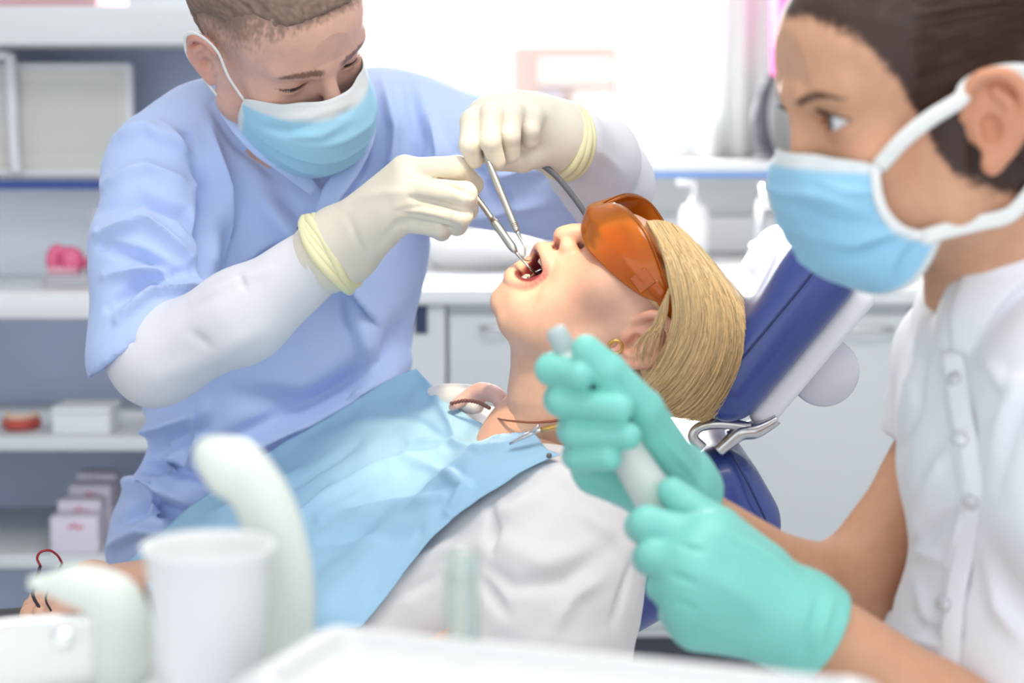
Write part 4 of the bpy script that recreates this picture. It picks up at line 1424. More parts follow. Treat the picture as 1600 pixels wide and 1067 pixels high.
# ================================================================== dentist
RD = np.array([[-0.7661, 0.6259, 0.1457], [-0.522, -0.4738, -0.7092], [-0.3749, -0.6194, 0.6898]])
TD = np.array([-0.2500, 1.9785, 1.3000])
MD = mat4(RD, TD); SD = 1.06
toD = lambda p: RD.T @ (np.array(p) - TD)
dt = thing('person', (-.3, 2.12, .45), 'dentist in pale blue tunic and face mask bending over the patient with instruments', 'person')
skD = lin(222, 178, 160)
M_skinD = skin_mat('skin_dentist')
g = Sdf((-.125, -.14, -.22), (.125, .15, .165), .0018)
head_base(g, s=SD, cheek=.0415)
for x in (-1, 1):
    eye_part(g, x, SD, w=.0145, up=.0034, dn=.0036, tilt=-.0026)
    ear(g, x, .95, (.0700, -.006, .000))
# hair on top, short
G_HD = Sdf((-.13, -.15, -.06), (.13, .14, .18), .0022)
sv = lambda *a: np.array(a) * SD
G_HD.ell(sv(0, -.014, .056), sv(.0765, .0975, .084))
G_HD.ell(sv(0, .036, .080), sv(.052, .052, .042), .02)
G_HD.ell(sv(0, .102, .034), sv(.11, .066, .068), .010, 's')
G_HD.ell(sv(0, .05, -.075), sv(.12, .16, .09), .01, 's')
for x in (-1, 1):
    G_HD.ell(sv(x * .085, .025, .028), sv(.034, .060, .040), .012, 's')
nk = [toD(P(440, 120, 2.03)), toD(P(440, 215, 2.09))]
g.cone(nk[0], nk[1], .060, .066, .03)
Vh, Fh = g.mesh(); Vh = smooth(Vh, Fh, 1)
Ch = skin_cols(Vh, skD, SD)
hairD = lin(132, 108, 94)
for x in (-1, 1):
    Ch = mix(Ch, lin(120, 86, 72), .92 * brow_mask(Vh, x, .0385, SD, .0025, .0050, .011, .052))
    e_ = np.linalg.norm((Vh / SD - [x * .032, .080, .019]) / [.017, .02, .009], axis=1)
    Ch = mix(Ch, skD * [.80, .66, .62], .55 * (1 - sstep(.6, 1.2, e_)))
# short faded sides
q = Vh / SD
ha = sstep(-.03, .070, q[:, 2] + .5 * (-.01 - q[:, 1]).clip(-.2, .1)) * sstep(.052, .030, q[:, 1]) * (np.abs(q[:, 0]) > .02)
ha = np.maximum(ha, sstep(-.02, -.05, q[:, 1]) * sstep(-.06, -.02, q[:, 2]))
ha *= ~((np.abs(q[:, 0]) > .0745) & (np.abs(q[:, 1] + .006) < .036) & (q[:, 2] < .048))
Ch = mix(Ch, hairD, np.clip(ha * (.72 + .35 * vnoise(Vh * [1, 1, .5], 500, 2)), 0, 1))
nh = 1 - sstep(-.002, .009, G_HD.sample(Vh) + .004 * vnoise(Vh * [1, 1, .4], 420, 8))
Ch = mix(Ch, hairD * .95, .85 * nh)
# stubble below the mask line on cheek and neck
stb = sstep(-.03, -.06, q[:, 2]) * (q[:, 1] > -.02)
Ch = mix(Ch, skD * [.62, .55, .52], .35 * stb * (.7 + .3 * vnoise(Vh, 900, 3)))
Wb = Sdf.around([P(150, 180, 1.85), P(1000, 330, 2.2), P(300, 900, 2.2)], .10, .006)
Wb.ell(P(440, 340, 2.17), (.13, .07, .13)); Wb.ell(P(425, 560, 2.18), (.10, .06, .18), .03); Wb.ell(P(390, 780, 2.18), (.11, .06, .10), .03)
Wb.cone(P(440, 150, 2.06), P(440, 260, 2.11), .054, .07, .04)
Wb.chain([P(255, 290, 2.05), P(245, 555, 1.91), P(515, 400, 1.86)], [.044, .032, .020], .03)
Wb.chain([P(655, 205, 2.12), P(942, 290, 2.06), P(885, 216, 1.86)], [.044, .032, .020], .03)
Vb, Fb = Wb.mesh(); Vb = (smooth(Vb, Fb, 2) - TD) @ RD
Vall, Fall = join([(Vh, Fh), (Vb, Fb)])
me = new_mesh('body', Vall, Fall); set_col(me, np.concatenate([Ch, np.tile(skD, (len(Vb), 1))]))
link('body', me, M_skinD, dt, MD)
M_eyeD = eyeball_mat('eye_dentist', (.10, .14, .16))
M_lash = mat('lash_dark', lin(62, 42, 36), .6)
for x in (-1, 1):
    eyeball(dt, M_eyeD, RD, TD, x, SD, (0, 1, -.38))
    lashes(dt, M_lash, MD, x, SD, .0145, .0034, tilt=-.0026, n=20, ln=.0045)
g = G_HD
V_, F_ = g.mesh(); V_ = smooth(V_, F_, 1); N_ = normals(V_, F_)
V_ = V_ + N_ * (.0012 * vnoise(V_ * [1, .35, 1], 230, 2))[:, None]
me = new_mesh('hair', V_, F_)
set_col(me, np.tile(hairD * .92, (len(V_), 1)) * (1 + .30 * vnoise(V_ * [1, .3, 1], 420, 5))[:, None])
link('hair', me, mat('brown_short_hair', attr=True, rough=.6), dt, MD)

# ---- mask
M_mask = mat('mask_fabric', attr=True, rough=.75, bump=(700, .08, .0006), sheen=.15, tl=.15)
blueM = lin(172, 224, 248); whiteM = lin(236, 240, 242)
Vm, Fm, uv = mask_mesh(SD, (.1060, .013), [(.1270, -.018), (.1320, -.048), (.1220, -.080)], (.0960, -.112), (.0675, .046, -.010), (.061, .030, -.066), seed=3)
Cm = mask_cols(uv, blueM, whiteM)
Vm = folds(Vm, Fm, [([(410, 200), (450, 205), (490, 195)], 5, -.004), ([(440, 215), (500, 212), (550, 185)], 6, .003), ([(430, 185), (480, 182), (540, 165)], 6, .003), ([(530, 180), (550, 170)], 5, -.004)], (RD, TD))
n0 = len(Vm)
V2_, F2_ = sheet(Vm, Fm, .0012)
me = new_mesh('face_mask', V2_, F2_); set_col(me, np.concatenate([Cm, Cm]))
fm = own(link('face_mask', me, M_mask, dt, MD))
M_loop = mat('ear_loop', lin(240, 240, 238), .8)
for x in (-1, 1):
    lp_ = [sv(x * .0675, .046, -.010), sv(x * .074, .028, .010), sv(x * .078, .014, .034), sv(x * .086, -.006, .043), sv(x * .090, -.022, .030), sv(x * .086, -.024, .0), sv(x * .076, -.012, -.024), sv(x * .066, .012, -.048), sv(x * .0585, .030, -.066)]
    c_ = catmull(lp_, 6)
    V_, F_ = tube_vf(c_, .0022, 8, True, (np.array([x * 1., .25, 0]), .4))
    link('ear_loop', new_mesh('ear_loop', V_, F_), M_loop, fm, MD)

# ---- pale blue tunic
M_tunic = mat('tunic_blue', lin(184, 203, 244), .78, sheen=.2, noise=(9, .97, 1.03), bump=(600, .08, .0008))
g = Sdf.around([P(130, 130, 1.85), P(900, 350, 2.2), P(120, 950, 2.25), P(700, 900, 2.0)], .06, .0036)
g.ell(P(440, 350, 2.15), (.172, .115, .145))
g.ell(P(425, 470, 2.13), (.160, .118, .17), .05)
g.ell(P(430, 620, 2.13), (.150, .118, .16), .05)
g.ell(P(380, 860, 2.13), (.160, .13, .15), .04)
g.chain([P(255, 262, 2.05), P(320, 228, 2.08), P(420, 212, 2.10)], [.060, .058, .058], .06)
g.chain([P(655, 218, 2.12), P(600, 198, 2.12), P(480, 212, 2.11)], [.058, .056, .056], .04)
# right sleeve, cut obliquely at the hem
g.chain([P(254, 286, 2.04), P(240, 400, 1.975), P(232, 560, 1.92)], [.064, .063, .066], .03)
hn = np.array([.60, 0, -.80]); hp = P(262, 502, 1.94)
g.box(hp + hn * .10, (.10, .12, .16), .0, .003, 's', R=rot_axes(hn, (0, 1, 0)))
# left sleeve
g.chain([P(655, 218, 2.12), P(760, 255, 2.09), P(868, 288, 2.07)], [.064, .064, .064], .035)
# neck opening
g.ell(P(440, 160, 2.045), (.062, .080, .055), .006, 's')
g.cone(P(480, 215, 2.0), P(495, 300, 1.985), .020, .004, .004, 's')
V_, F_ = g.mesh(); V_ = smooth(V_, F_, 3)
ST = [([(355, 150), (400, 215), (450, 255), (500, 300)], 10, .006), ([(330, 165), (375, 230), (430, 275)], 7, -.004), ([(558, 215), (540, 270), (500, 325)], 9, .006), ([(575, 210), (560, 270), (510, 345)], 6, -.005),
      ([(290, 215), (320, 290), (330, 360), (325, 440)], 9, -.012), ([(250, 190), (300, 240), (325, 330)], 8, .006), ([(330, 200), (350, 290), (345, 400)], 10, .007),
      ([(155, 330), (220, 305), (290, 330), (320, 370)], 9, -.008), ([(155, 365), (230, 345), (300, 400)], 10, .008), ([(158, 385), (220, 400), (300, 440)], 8, -.007), ([(165, 430), (240, 420), (310, 440)], 10, .006),
      ([(165, 290), (230, 265), (300, 290)], 12, .006), ([(185, 500), (235, 455), (330, 440)], 7, .006), ([(170, 480), (220, 440), (300, 425)], 8, -.006), ([(180, 215), (230, 200), (290, 235)], 10, .005),
      ([(370, 620), (480, 640), (600, 560), (650, 490)], 20, -.009), ([(300, 760), (420, 690), (540, 630), (640, 560)], 16, .009), ([(330, 700), (450, 650), (570, 590)], 14, -.007),
      ([(195, 722), (260, 735), (330, 755)], 8, -.014), ([(200, 690), (260, 660), (320, 640)], 14, .009), ([(190, 760), (250, 760), (310, 790)], 14, .010), ([(185, 820), (230, 790), (290, 800)], 9, -.008), ([(215, 720), (280, 690), (320, 670)], 8, -.006),
      ([(305, 620), (305, 690), (285, 740)], 5, .006), ([(535, 465), (540, 500), (545, 520)], 4, -.004), ([(440, 300), (470, 340), (520, 330)], 14, -.005), ([(400, 300), (450, 360), (470, 430)], 22, .006),
      ([(600, 130), (620, 200), (610, 290)], 10, .006), ([(640, 130), (655, 220), (640, 310)], 9, -.006), ([(670, 180), (690, 240), (680, 300)], 8, .005), ([(720, 240), (760, 280), (800, 330)], 10, -.007), ([(760, 280), (810, 270), (860, 265)], 9, .006),
      ([(690, 330), (760, 330), (850, 320)], 10, .006), ([(560, 480), (580, 560), (560, 640)], 16, .006), ([(160, 860), (220, 830), (280, 840)], 10, .006)]
V_ = folds(V_, F_, [(p_, w_, a_ * 2.4) for p_, w_, a_ in ST])
N_ = normals(V_, F_); V_ = V_ + N_ * (.0035 * vnoise(V_ * [1, 1, .6], 13, 4) + .0014 * vnoise(V_, 34, 5))[:, None]
tu = own(link('tunic', new_mesh('tunic', V_, F_), M_tunic, dt))
# collar flaps
for pl, nm in ((PP((350, 150, 2.005), (372, 185, 1.985), (410, 228, 1.975), (455, 262, 1.985), (492, 300, 2.0)), 0), (PP((574, 170, 2.03), (566, 215, 2.01), (545, 262, 2.0), (520, 300, 2.0), (498, 335, 2.005)), 1)):
    V_, F_ = tube_vf(catmull(pl, 6), np.interp(np.linspace(0, 1, 25), [0, .3, .8, 1], [.012, .014, .012, .006]), 12, True, (np.array([.15 - .3 * nm, -1, .3]), .18))
    link('collar', new_mesh('collar', V_, F_), M_tunic, tu)

# ---- white undershirt sleeves
M_sleeve = mat('white_sleeve', (.76, .75, .79), .85, sheen=.2, bump=(700, .12, .0008), noise=(8, .98, 1.02))
g = Sdf.around([P(165, 420, 1.86), P(545, 640, 1.97)], .05, .003)
g.chain([P(238, 460, 1.965), P(246, 558, 1.905), P(380, 492, 1.875), P(506, 402, 1.858)], [.050, .0475, .0455, .0345], .02)
V_, F_ = g.mesh(); V_ = smooth(V_, F_, 3)
V_ = folds(V_, F_, [(p_, w_, a_ * 1.6) for p_, w_, a_ in [([(196, 500), (200, 530)], 3, -.004), ([(204, 505), (207, 535)], 3, -.004), ([(190, 480), (225, 462), (280, 458)], 5, -.004), ([(375, 430), (380, 450)], 5, -.003), ([(480, 365), (488, 405), (512, 450)], 4, -.004), ([(470, 372), (480, 410), (500, 455)], 5, .002), ([(300, 470), (360, 440), (420, 420)], 8, .002), ([(250, 590), (330, 560), (400, 520)], 18, .003), ([(300, 520), (330, 540)], 8, -.002)]])
N_ = normals(V_, F_); V_ = V_ + N_ * (.0016 * vnoise(V_, 26, 6))[:, None]
link('undershirt_sleeve', new_mesh('undershirt_sleeve', V_, F_), M_sleeve, dt)
g = Sdf.around([P(820, 190, 1.84), P(1010, 340, 2.1)], .06, .003)
g.chain([P(850, 282, 2.075), P(944, 288, 2.06), P(925, 250, 1.95), P(894, 218, 1.868)], [.050, .0490, .0440, .0340], .03)
V_, F_ = g.mesh(); V_ = smooth(V_, F_, 3)
V_ = folds(V_, F_, [([(900, 300), (950, 320), (1000, 300)], 8, .004), ([(880, 290), (900, 330)], 6, -.005), ([(930, 230), (970, 270)], 10, .003)])
link('undershirt_sleeve', new_mesh('undershirt_sleeve', V_, F_), M_sleeve, dt)

# ---- latex gloves
M_glove = mat('latex_cream', lin(230, 221, 204), .42, sss=.12, noise=(40, .97, 1.03), bump=(160, .12, .001), spec=.5)
M_cuff = mat('latex_cuff', lin(236, 230, 186), .45, sss=.1)
w_ = P(528, 388, 1.858)
mc = PP((632, 266, 1.805), (636, 294, 1.795), (630, 320, 1.796), (616, 344, 1.81))
fg = [PP((632, 266, 1.805), (715, 262, 1.786), (738, 288, 1.806), (730, 306, 1.83)),
      PP((636, 294, 1.795), (726, 303, 1.760), (730, 328, 1.790), (706, 334, 1.82)),
      PP((630, 320, 1.796), (720, 336, 1.766), (714, 352, 1.797), (690, 350, 1.83)),
      PP((616, 344, 1.81), (688, 354, 1.788), (690, 362, 1.812), (668, 356, 1.835)),
      PP((560, 360, 1.880), (632, 318, 1.880), (690, 300, 1.865), (722, 292, 1.845))]
g = Sdf.around([w_] + mc + [p for f1 in fg for p in f1], .045, .0019)
hand(g, w_, mc, fg, [(.0120, .0115, .0105, .009), (.0125, .0118, .0105, .009), (.0120, .0112, .010, .009), (.0110, .0100, .009, .008), (.015, .013, .011, .009)], [.0140, .0145, .0140, .0135], k=.004, wr=.035, elbow=(P(506, 402, 1.858), .036))
V_, F_ = g.mesh(); V_ = smooth(V_, F_, 1)
V_ = folds(V_, F_, [([(640, 279), (690, 284), (738, 306)], 3.5, -.004), ([(640, 308), (690, 318), (738, 335)], 3.5, -.004), ([(630, 334), (680, 344), (715, 354)], 3.5, -.004), ([(560, 310), (600, 300), (640, 300)], 8, .002), ([(620, 330), (660, 322), (700, 330)], 4, -.002), ([(590, 380), (620, 350), (650, 340)], 6, -.002), ([(545, 340), (560, 380), (575, 410)], 6, -.002)])
gv = own(link('glove', new_mesh('glove', V_, F_), M_glove, dt))
rings('rolled_cuff', P(524, 391, 1.858), P(508, 401, 1.858), .0400, .0420, 5, M_cuff, gv, .0044)
w2 = P(872, 216, 1.862)
mc = PP((754, 186, 1.805), (782, 176, 1.808), (812, 174, 1.822), (842, 180, 1.838))
fg = [PP((754, 186, 1.805), (737, 190, 1.785), (733, 226, 1.772), (742, 250, 1.782)),
      PP((782, 176, 1.808), (768, 180, 1.780), (766, 220, 1.766), (776, 252, 1.776)),
      PP((812, 174, 1.822), (800, 178, 1.790), (797, 212, 1.780), (799, 242, 1.79)),
      PP((842, 180, 1.838), (833, 182, 1.806), (829, 204, 1.798), (829, 220, 1.802)),
      PP((862, 232, 1.840), (815, 250, 1.825), (780, 250, 1.805), (760, 240, 1.795))]
g = Sdf.around([w2] + mc + [p for f1 in fg for p in f1], .045, .0019)
hand(g, w2, mc, fg, [(.0115, .0112, .0098, .0085), (.0118, .0115, .010, .0088), (.0115, .0110, .0098, .0085), (.0105, .0100, .0088, .0078), (.014, .0125, .0105, .009)], [.0165, .0170, .0170, .0165], wr=.031, elbow=(P(890, 219, 1.872), .033))
V_, F_ = g.mesh(); V_ = smooth(V_, F_, 1)
gv = own(link('glove', new_mesh('glove', V_, F_), M_glove, dt))
rings('rolled_cuff', P(872, 220, 1.858), P(886, 222, 1.868), .0350, .0365, 3, M_cuff, gv, .0040)

# ---- instruments
M_inst = mat('instrument_steel', (.52, .50, .46), .28, 1.0)
im = thing('mouth_mirror', P(780, 360, 1.76), 'steel mouth mirror held in the dentist\'s glove nearest his face, tip in the mouth', 'dental instrument')
h0, h1, h2 = P(722, 276, 1.795), P(806, 394, 1.752), P(829, 420, 1.748)
tube('handle', [h0, h0 + (h1 - h0) * .55, h0 + (h1 - h0) * .62, h0 + (h1 - h0) * .93, h1], [.0028, .0029, .0042, .0040, .0020], M_inst, im, res=3, n=12)
tube('neck', [h1, P(818, 408, 1.750), h2, P(838, 428, 1.757)], [.0018, .0013, .0012, .0012], M_inst, im, res=4, n=8)
V_, F_ = lathe([(0, -.001), (.0095, -.001), (.0105, 0), (.0095, .001), (0, .001)], 24)
A_ = rot_axes((-.3, .5, .8))
link('mirror_disc', new_mesh('mirror_disc', V_ @ np.stack([A_[:, 1], A_[:, 2], A_[:, 0]]) + P(846, 428, 1.766), F_), M_chrome, im)
ip = thing('dental_probe', P(790, 310, 1.76), 'slim steel dental probe with hooked tip pointing into the mouth', 'dental instrument')
h0, h1 = P(756, 236, 1.774), P(808, 362, 1.746)
tube('handle', [h0, h0 + (h1 - h0) * .3, h0 + (h1 - h0) * .9, h1], [.0022, .0034, .0034, .0028], M_inst, ip, res=3, n=12)
tube('hook', [h1, P(814, 374, 1.744), P(820, 386, 1.740), P(820, 397, 1.738), P(816, 402, 1.737), P(823, 407, 1.739), P(830, 406, 1.742)], [.0024, .0016, .001, .0009, .0008, .0006, .0004], M_inst, ip, res=4, n=8)
for i in range(5):
    c_ = h0 + (h1 - h0) * (.90 + i * .02); d_ = (h1 - h0) / np.linalg.norm(h1 - h0)
    tube('grip_ring', [c_ - d_ * .0006, c_ + d_ * .0006], .0039 - .0002 * i, M_inst, ip, n=10)
ho = tag(tube('instrument_cable', PP((848, 258, 1.835), (870, 276, 1.83), (895, 306, 1.825), (912, 330, 1.82), (925, 352, 1.82)), .0030, mat('cable_grey', lin(104, 106, 112), .45), None, n=10, res=6),
         'dark grey cable running from the dentist\'s left glove behind the orange glasses', 'cable')
# ================================================================== assistant
RA = np.array([[-0.2478, -0.9502, -0.1888], [0.9676, -0.2332, -0.0964], [0.0476, -0.2066, 0.9773]])
TA = np.array([0.2819, 1.2905, 1.214])
MA = mat4(RA, TA)
toA = lambda p: RA.T @ (np.array(p) - TA)
asn = thing('person', (.42, 1.36, .45), 'dental assistant in white tunic, face mask and teal gloves at the right', 'person')
skA = lin(214, 162, 130)
M_skinA = skin_mat('skin_assistant')
g = Sdf((-.12, -.14, -.20), (.12, .14, .16), .0016)
head_base(g, nose=.017, chin=.012)
EW = dict(w=.0150, up=.0066, dn=.0052)
for x in (-1, 1):
    eye_part(g, x, 1.0, zc=.0195, **EW)
    ear(g, x, .98, (.0705, -.010, .000))
nkA = [toA(P(1535, 300, 1.30)), toA(P(1575, 470, 1.36)), toA(P(1590, 560, 1.38))]
g.chain(nkA, [.052, .052, .06], .03)
Vh, Fh = g.mesh(); Vh = smooth(Vh, Fh, 1)
Ch = skin_cols(Vh, skA)
hairA = lin(66, 46, 40)
for x in (-1, 1):
    Ch = mix(Ch, lin(92, 62, 50), .92 * brow_mask(Vh, x, .0345, 1.0, .0050, .0036, .014, .052))
    e_ = np.linalg.norm((Vh - [x * .032, .080, .021]) / [.0175, .02, .0095], axis=1)
    Ch = mix(Ch, skA * [.72, .60, .56], .45 * (1 - sstep(.75, 1.15, e_)))
# scalp under the hair, soft hairline
q = Vh
hl = q[:, 2] - np.interp(q[:, 1], [-.1, .015, .030, .045, .060, .080, .1], [-.09, -.03, .012, .042, .068, .088, .092])
Ch = mix(Ch, hairA, sstep(-.004, .008, hl + .004 * vnoise(Vh * [1, .4, 1], 300, 3)) * ~((np.abs(q[:, 0]) > .0725) & (q[:, 1] > -.04) & (q[:, 1] < .02) & (q[:, 2] < .045) & (q[:, 2] > -.04)))
# arms and torso
fa = np.array([-.75, -.66, 0]); sa = np.array([-.66, .75, 0])
tc_ = np.array([.402, 1.36, 0])
zp = lambda py, Y=1.3: P(1500, py, Y)[2]
W_ = Sdf.around([P(1080, 740, 1.2), P(1800, 1260, 1.3), P(1640, 1120, 1.6), P(1640, 480, 1.5), P(1500, 1150, 1.2)], .06, .004)
RT = np.stack([sa, -fa, np.array([0, 0, 1.])], 1)
W_.ell(tc_ + [0, 0, zp(690)], (.09, .06, .13), R=RT); W_.ell(tc_ + [0, 0, zp(950)], (.08, .06, .15), .03, R=RT)
W_.cone(P(1575, 450, 1.35), P(1600, 600, 1.38), .048, .06, .03)
W_.chain([P(1500, 640, 1.465), P(1462, 752, 1.47), P(1335, 918, 1.43)], [.038, .039, .0375], .02)
W_.chain([P(1330, 918, 1.43), P(1240, 912, 1.40), P(1082, 806, 1.352)], [.0365, .0315, .0235], .015)
W_.chain([P(1760, 900, 1.27), P(1680, 1230, 1.25), P(1460, 1118, 1.25), P(1288, 985, 1.243)], [.045, .040, .036, .027], .015)
Vb, Fb = W_.mesh(); Vb = (smooth(Vb, Fb, 2) - TA) @ RA
Vall, Fall = join([(Vh, Fh), (Vb, Fb)])
me = new_mesh('body', Vall, Fall); set_col(me, np.concatenate([Ch, np.tile(skA * [.98, .95, .93], (len(Vb), 1)) * (1 + .03 * vnoise(Vb, 40, 3))[:, None]]))
link('body', me, M_skinA, asn, MA)
M_eyeA = eyeball_mat('eye_assistant', (.16, .10, .06))
for x in (-1, 1):
    eyeball(asn, M_eyeA, RA, TA, x, 1.0, (.10, 1, .06), zc=.0195)
    lashes(asn, mat('lash_black', lin(30, 22, 22), .6), MA, x, 1.0, EW['w'], EW['up'], zc=.0195, n=30, ln=.0062)
# ---- hair drawn back
g = Sdf((-.12, -.19, -.11), (.12, .13, .17), .0024)
g.ell((0, -.014, .054), (.0775, .099, .0850))
g.ell((0, .030, .075), (.058, .052, .042), .02)
g.ell((0, -.07, .0), (.062, .05, .07), .04)
g.ell((0, -.128, .045), (.036, .030, .036), .012)
g.ell((0, .095, .010), (.085, .068, .078), .006, 's')
g.ell((0, .085, .030), (.050, .046, .056), .006, 's')
for x in (-1, 1):
    g.ell((x * .080, .000, -.006), (.028, .031, .034), .006, 's')
    g.ell((x * .082, .045, -.010), (.034, .034, .042), .006, 's')
    g.ell((x * .06, .02, -.07), (.05, .07, .05), .01, 's')
V_, F_ = g.mesh(); V_ = smooth(V_, F_, 2); N_ = normals(V_, F_)
V_ = V_ + N_ * (.0012 * vnoise(V_ * [1, .12, .8], 260, 2))[:, None]
me = new_mesh('hair', V_, F_)
set_col(me, np.tile(hairA, (len(V_), 1)) * (1 + .28 * vnoise(V_ * [1, .10, .8], 420, 5) + .2 * vnoise(V_ * [1, .15, .8], 120, 6))[:, None])
M_brown = mat('brown_hair', attr=True, rough=.42, spec=.5)
link('hair', me, M_brown, asn, MA)
rng = np.random.default_rng(11)


def back_strand(i):
    """fine strands from the hairline back over the temple towards the knot"""
    t = rng.uniform(0, 1)
    y0 = np.interp(t, [0, .4, .75, 1], [.082, .062, .040, .026]); z0 = np.interp(t, [0, .4, .75, 1], [.088, .070, .036, .008]) + rng.normal(0, .003)
    pts = []
    for k in range(9):
        w = k / 8
        y = y0 - w * (.150 + rng.normal(0, .002)); z = z0 + (.055 - z0) * w * .55 + .016 * math.sin(w * 3.1) * (1 - t)
        yy = (y + .014) / .0995; zz = (z - .054) / .0855
        r2 = 1 - yy * yy - zz * zz
        if r2 <= .02:
            xx = .09
            r2 = .02
        x = -.0775 * math.sqrt(r2) - .0008
        pts.append((x, y, z))
    return np.array(pts) + rng.normal(0, .0006, 3)


V_, F_, I_ = strands(420, back_strand, 9, .00045, .0002)
me = new_mesh('hair_strands', V_, F_); set_col(me, hairA[None] * rng.uniform(.6, 1.9, 420)[I_][:, None] * np.array([1.1, .95, .85]))
tag(link('hair_strands', me, M_brown, asn, MA), 'fine brown strands combed back over the temple', kind='stuff')

# ---- mask with wide tie bands
on = lambda px, py, x: on_plane(RA, TA, px, py, x)
mp_ = [on(a_, b_, -c_) * [-1, 1, 1] for a_, b_, c_ in ((1369, 262, .0645), (1370, 285, .0655), (1375, 312, .0662), (1388, 338, .0665), (1415, 357, .0660), (1474, 366, .0640))]
Vm, Fm, uv = mask_mesh(1.0, (.1030, .0030), [(.1080, -.0190), (.1050, -.0520), (.0890, -.0860)], (.0650, -.1040), (.0640, .0580, -.0130), (.0620, .0240, -.0700), seed=9, zb=3.2, wr=.0014, path=mp_)
Vm = folds(Vm, Fm, [([(1240, 300), (1290, 310), (1350, 330)], 7, .004), ([(1250, 325), (1300, 345), (1370, 350)], 6, -.004), ([(1270, 370), (1330, 380), (1420, 360)], 8, .005), ([(1290, 400), (1340, 395), (1400, 375)], 6, -.005), ([(1370, 450), (1390, 410), (1420, 380)], 8, .004), ([(1280, 285), (1320, 300), (1360, 300)], 6, .003), ([(1395, 440), (1410, 400), (1440, 375)], 5, -.004)], (RA, TA))
Cm = mask_cols(uv, lin(164, 218, 248), whiteM)
V2_, F2_ = sheet(Vm, Fm, .0012)
me = new_mesh('face_mask', V2_, F2_); set_col(me, np.concatenate([Cm, Cm]))
fm = own(link('face_mask', me, M_mask, asn, MA))
on = lambda px, py, x: on_plane(RA, TA, px, py, x)
for sd in (-1, 1):
    fl = lambda p: np.array([p[0] * (1 if sd < 0 else -1), p[1], p[2]])
    st1 = [on(1372, 263, -.0655), on(1410, 220, -.0755), on(1455, 184, -.0805), on(1500, 156, -.0815), np.array([-.0790, .002, .0290]), np.array([-.0785, -.014, .0330]), np.array([-.0800, -.032, .0320]), np.array([-.0780, -.052, .026]), np.array([-.060, -.088, .018]), np.array([-.030, -.115, .012]), np.array([-.001, -.123, .010])]
    st2 = [on(1440, 372, -.0640), on(1480, 360, -.0655), on(1530, 348, -.0670), on(1580, 334, -.0680), np.array([-.060, -.050, -.048]), np.array([-.050, -.085, -.040]), np.array([-.026, -.110, -.034]), np.array([-.001, -.118, -.032])]
    stv = [on(1369, 259, -.0655), on(1369, 285, -.0665), on(1374, 312, -.0672), on(1386, 338, -.0675), on(1410, 360, -.0670), on(1445, 370, -.0650)]
    for nm, st_, r_ in (('upper_tie', st1, .0056), ('lower_tie', st2, .0056), ('side_binding', stv, .0034)):
        c_ = catmull([fl(p) for p in st_], 5)
        V_, F_ = tube_vf(c_, r_, 8, True, (np.array([sd * 1., .15, 0]), .18))
        link(nm, new_mesh(nm, V_, F_), M_loop, fm, MA)

# ---- white tunic
M_wt = mat('white_tunic', (.88, .88, .94), .75, sheen=.2, noise=(8, .98, 1.02), bump=(600, .06, .0008))
g = Sdf.around([P(1370, 440, 1.2), P(1700, 400, 1.6), P(1700, 1150, 1.2), P(1380, 1100, 1.5)], .05, .003)
g.ell(tc_ + [0, 0, zp(680)] - sa * .012, (.120, .100, .15), R=RT)
g.ell(tc_ + [0, 0, zp(700)] + fa * .045 - sa * .008, (.095, .072, .085), .04, R=RT)
g.ell(tc_ + [0, 0, zp(900)] - sa * .012, (.106, .092, .14), .05, R=RT)
g.ell(tc_ + [0, 0, zp(1080)] + fa * .01 - sa * .006, (.132, .108, .10), .04, R=RT)
g.chain([P(1500, 560, 1.44), P(1590, 520, 1.38), P(1680, 560, 1.28)], [.052, .05, .052], .04)
g.chain([P(1510, 575, 1.455), P(1486, 640, 1.465), P(1464, 715, 1.475)], [.047, .046, .045], .02)
hn = np.array([-.42, -.05, -.90])
g.box(P(1450, 708, 1.475) + hn * .06, (.06, .09, .09), 0, .003, 's', R=rot_axes(hn, (0, 1, 0)))
g.chain([P(1690, 600, 1.26), P(1700, 800, 1.24)], [.06, .06], .03)
# stand collar
ca = np.array([[*(P(1505, 520, 1.315))], [*(P(1545, 452, 1.30))], [*(P(1600, 400, 1.30))], [*(P(1660, 380, 1.34))]])
g.chain(catmull(ca, 4), [.016] * 13, .02)
g.chain(catmull(PP((1500, 540, 1.33), (1478, 500, 1.37), (1480, 470, 1.41), (1520, 440, 1.45)), 4), [.012] * 13, .02)
g.cone(P(1560, 440, 1.355), P(1575, 520, 1.355), .046, .030, .008, 's')
g.cone(P(1500, 480, 1.33), P(1500, 535, 1.305), .015, .004, .006, 's')
V_, F_ = g.mesh(); V_ = smooth(V_, F_, 3)
V_ = folds(V_, F_, [([(1498, 540), (1515, 640), (1532, 760), (1512, 850), (1498, 950), (1492, 1060)], 5, -.005), ([(1475, 540), (1490, 640), (1512, 760), (1490, 850), (1478, 950)], 10, .005),
                    ([(1445, 560), (1430, 650), (1400, 720)], 7, -.007), ([(1440, 500), (1420, 600), (1402, 680)], 12, .005), ([(1420, 800), (1440, 860), (1480, 880)], 12, .006), ([(1410, 860), (1450, 830), (1510, 790)], 10, -.006),
                    ([(1440, 780), (1470, 720), (1500, 690)], 12, .005), ([(1540, 560), (1570, 600), (1600, 590)], 12, .005), ([(1550, 720), (1575, 640), (1600, 600)], 14, .007), ([(1560, 760), (1580, 690), (1600, 650)], 8, -.005),
                    ([(1425, 960), (1450, 985), (1490, 990)], 9, -.007), ([(1390, 1030), (1430, 1000), (1480, 1010)], 9, .006), ([(1430, 900), (1445, 950), (1440, 1000)], 10, .005), ([(1540, 860), (1560, 950), (1600, 1000)], 16, .006)])
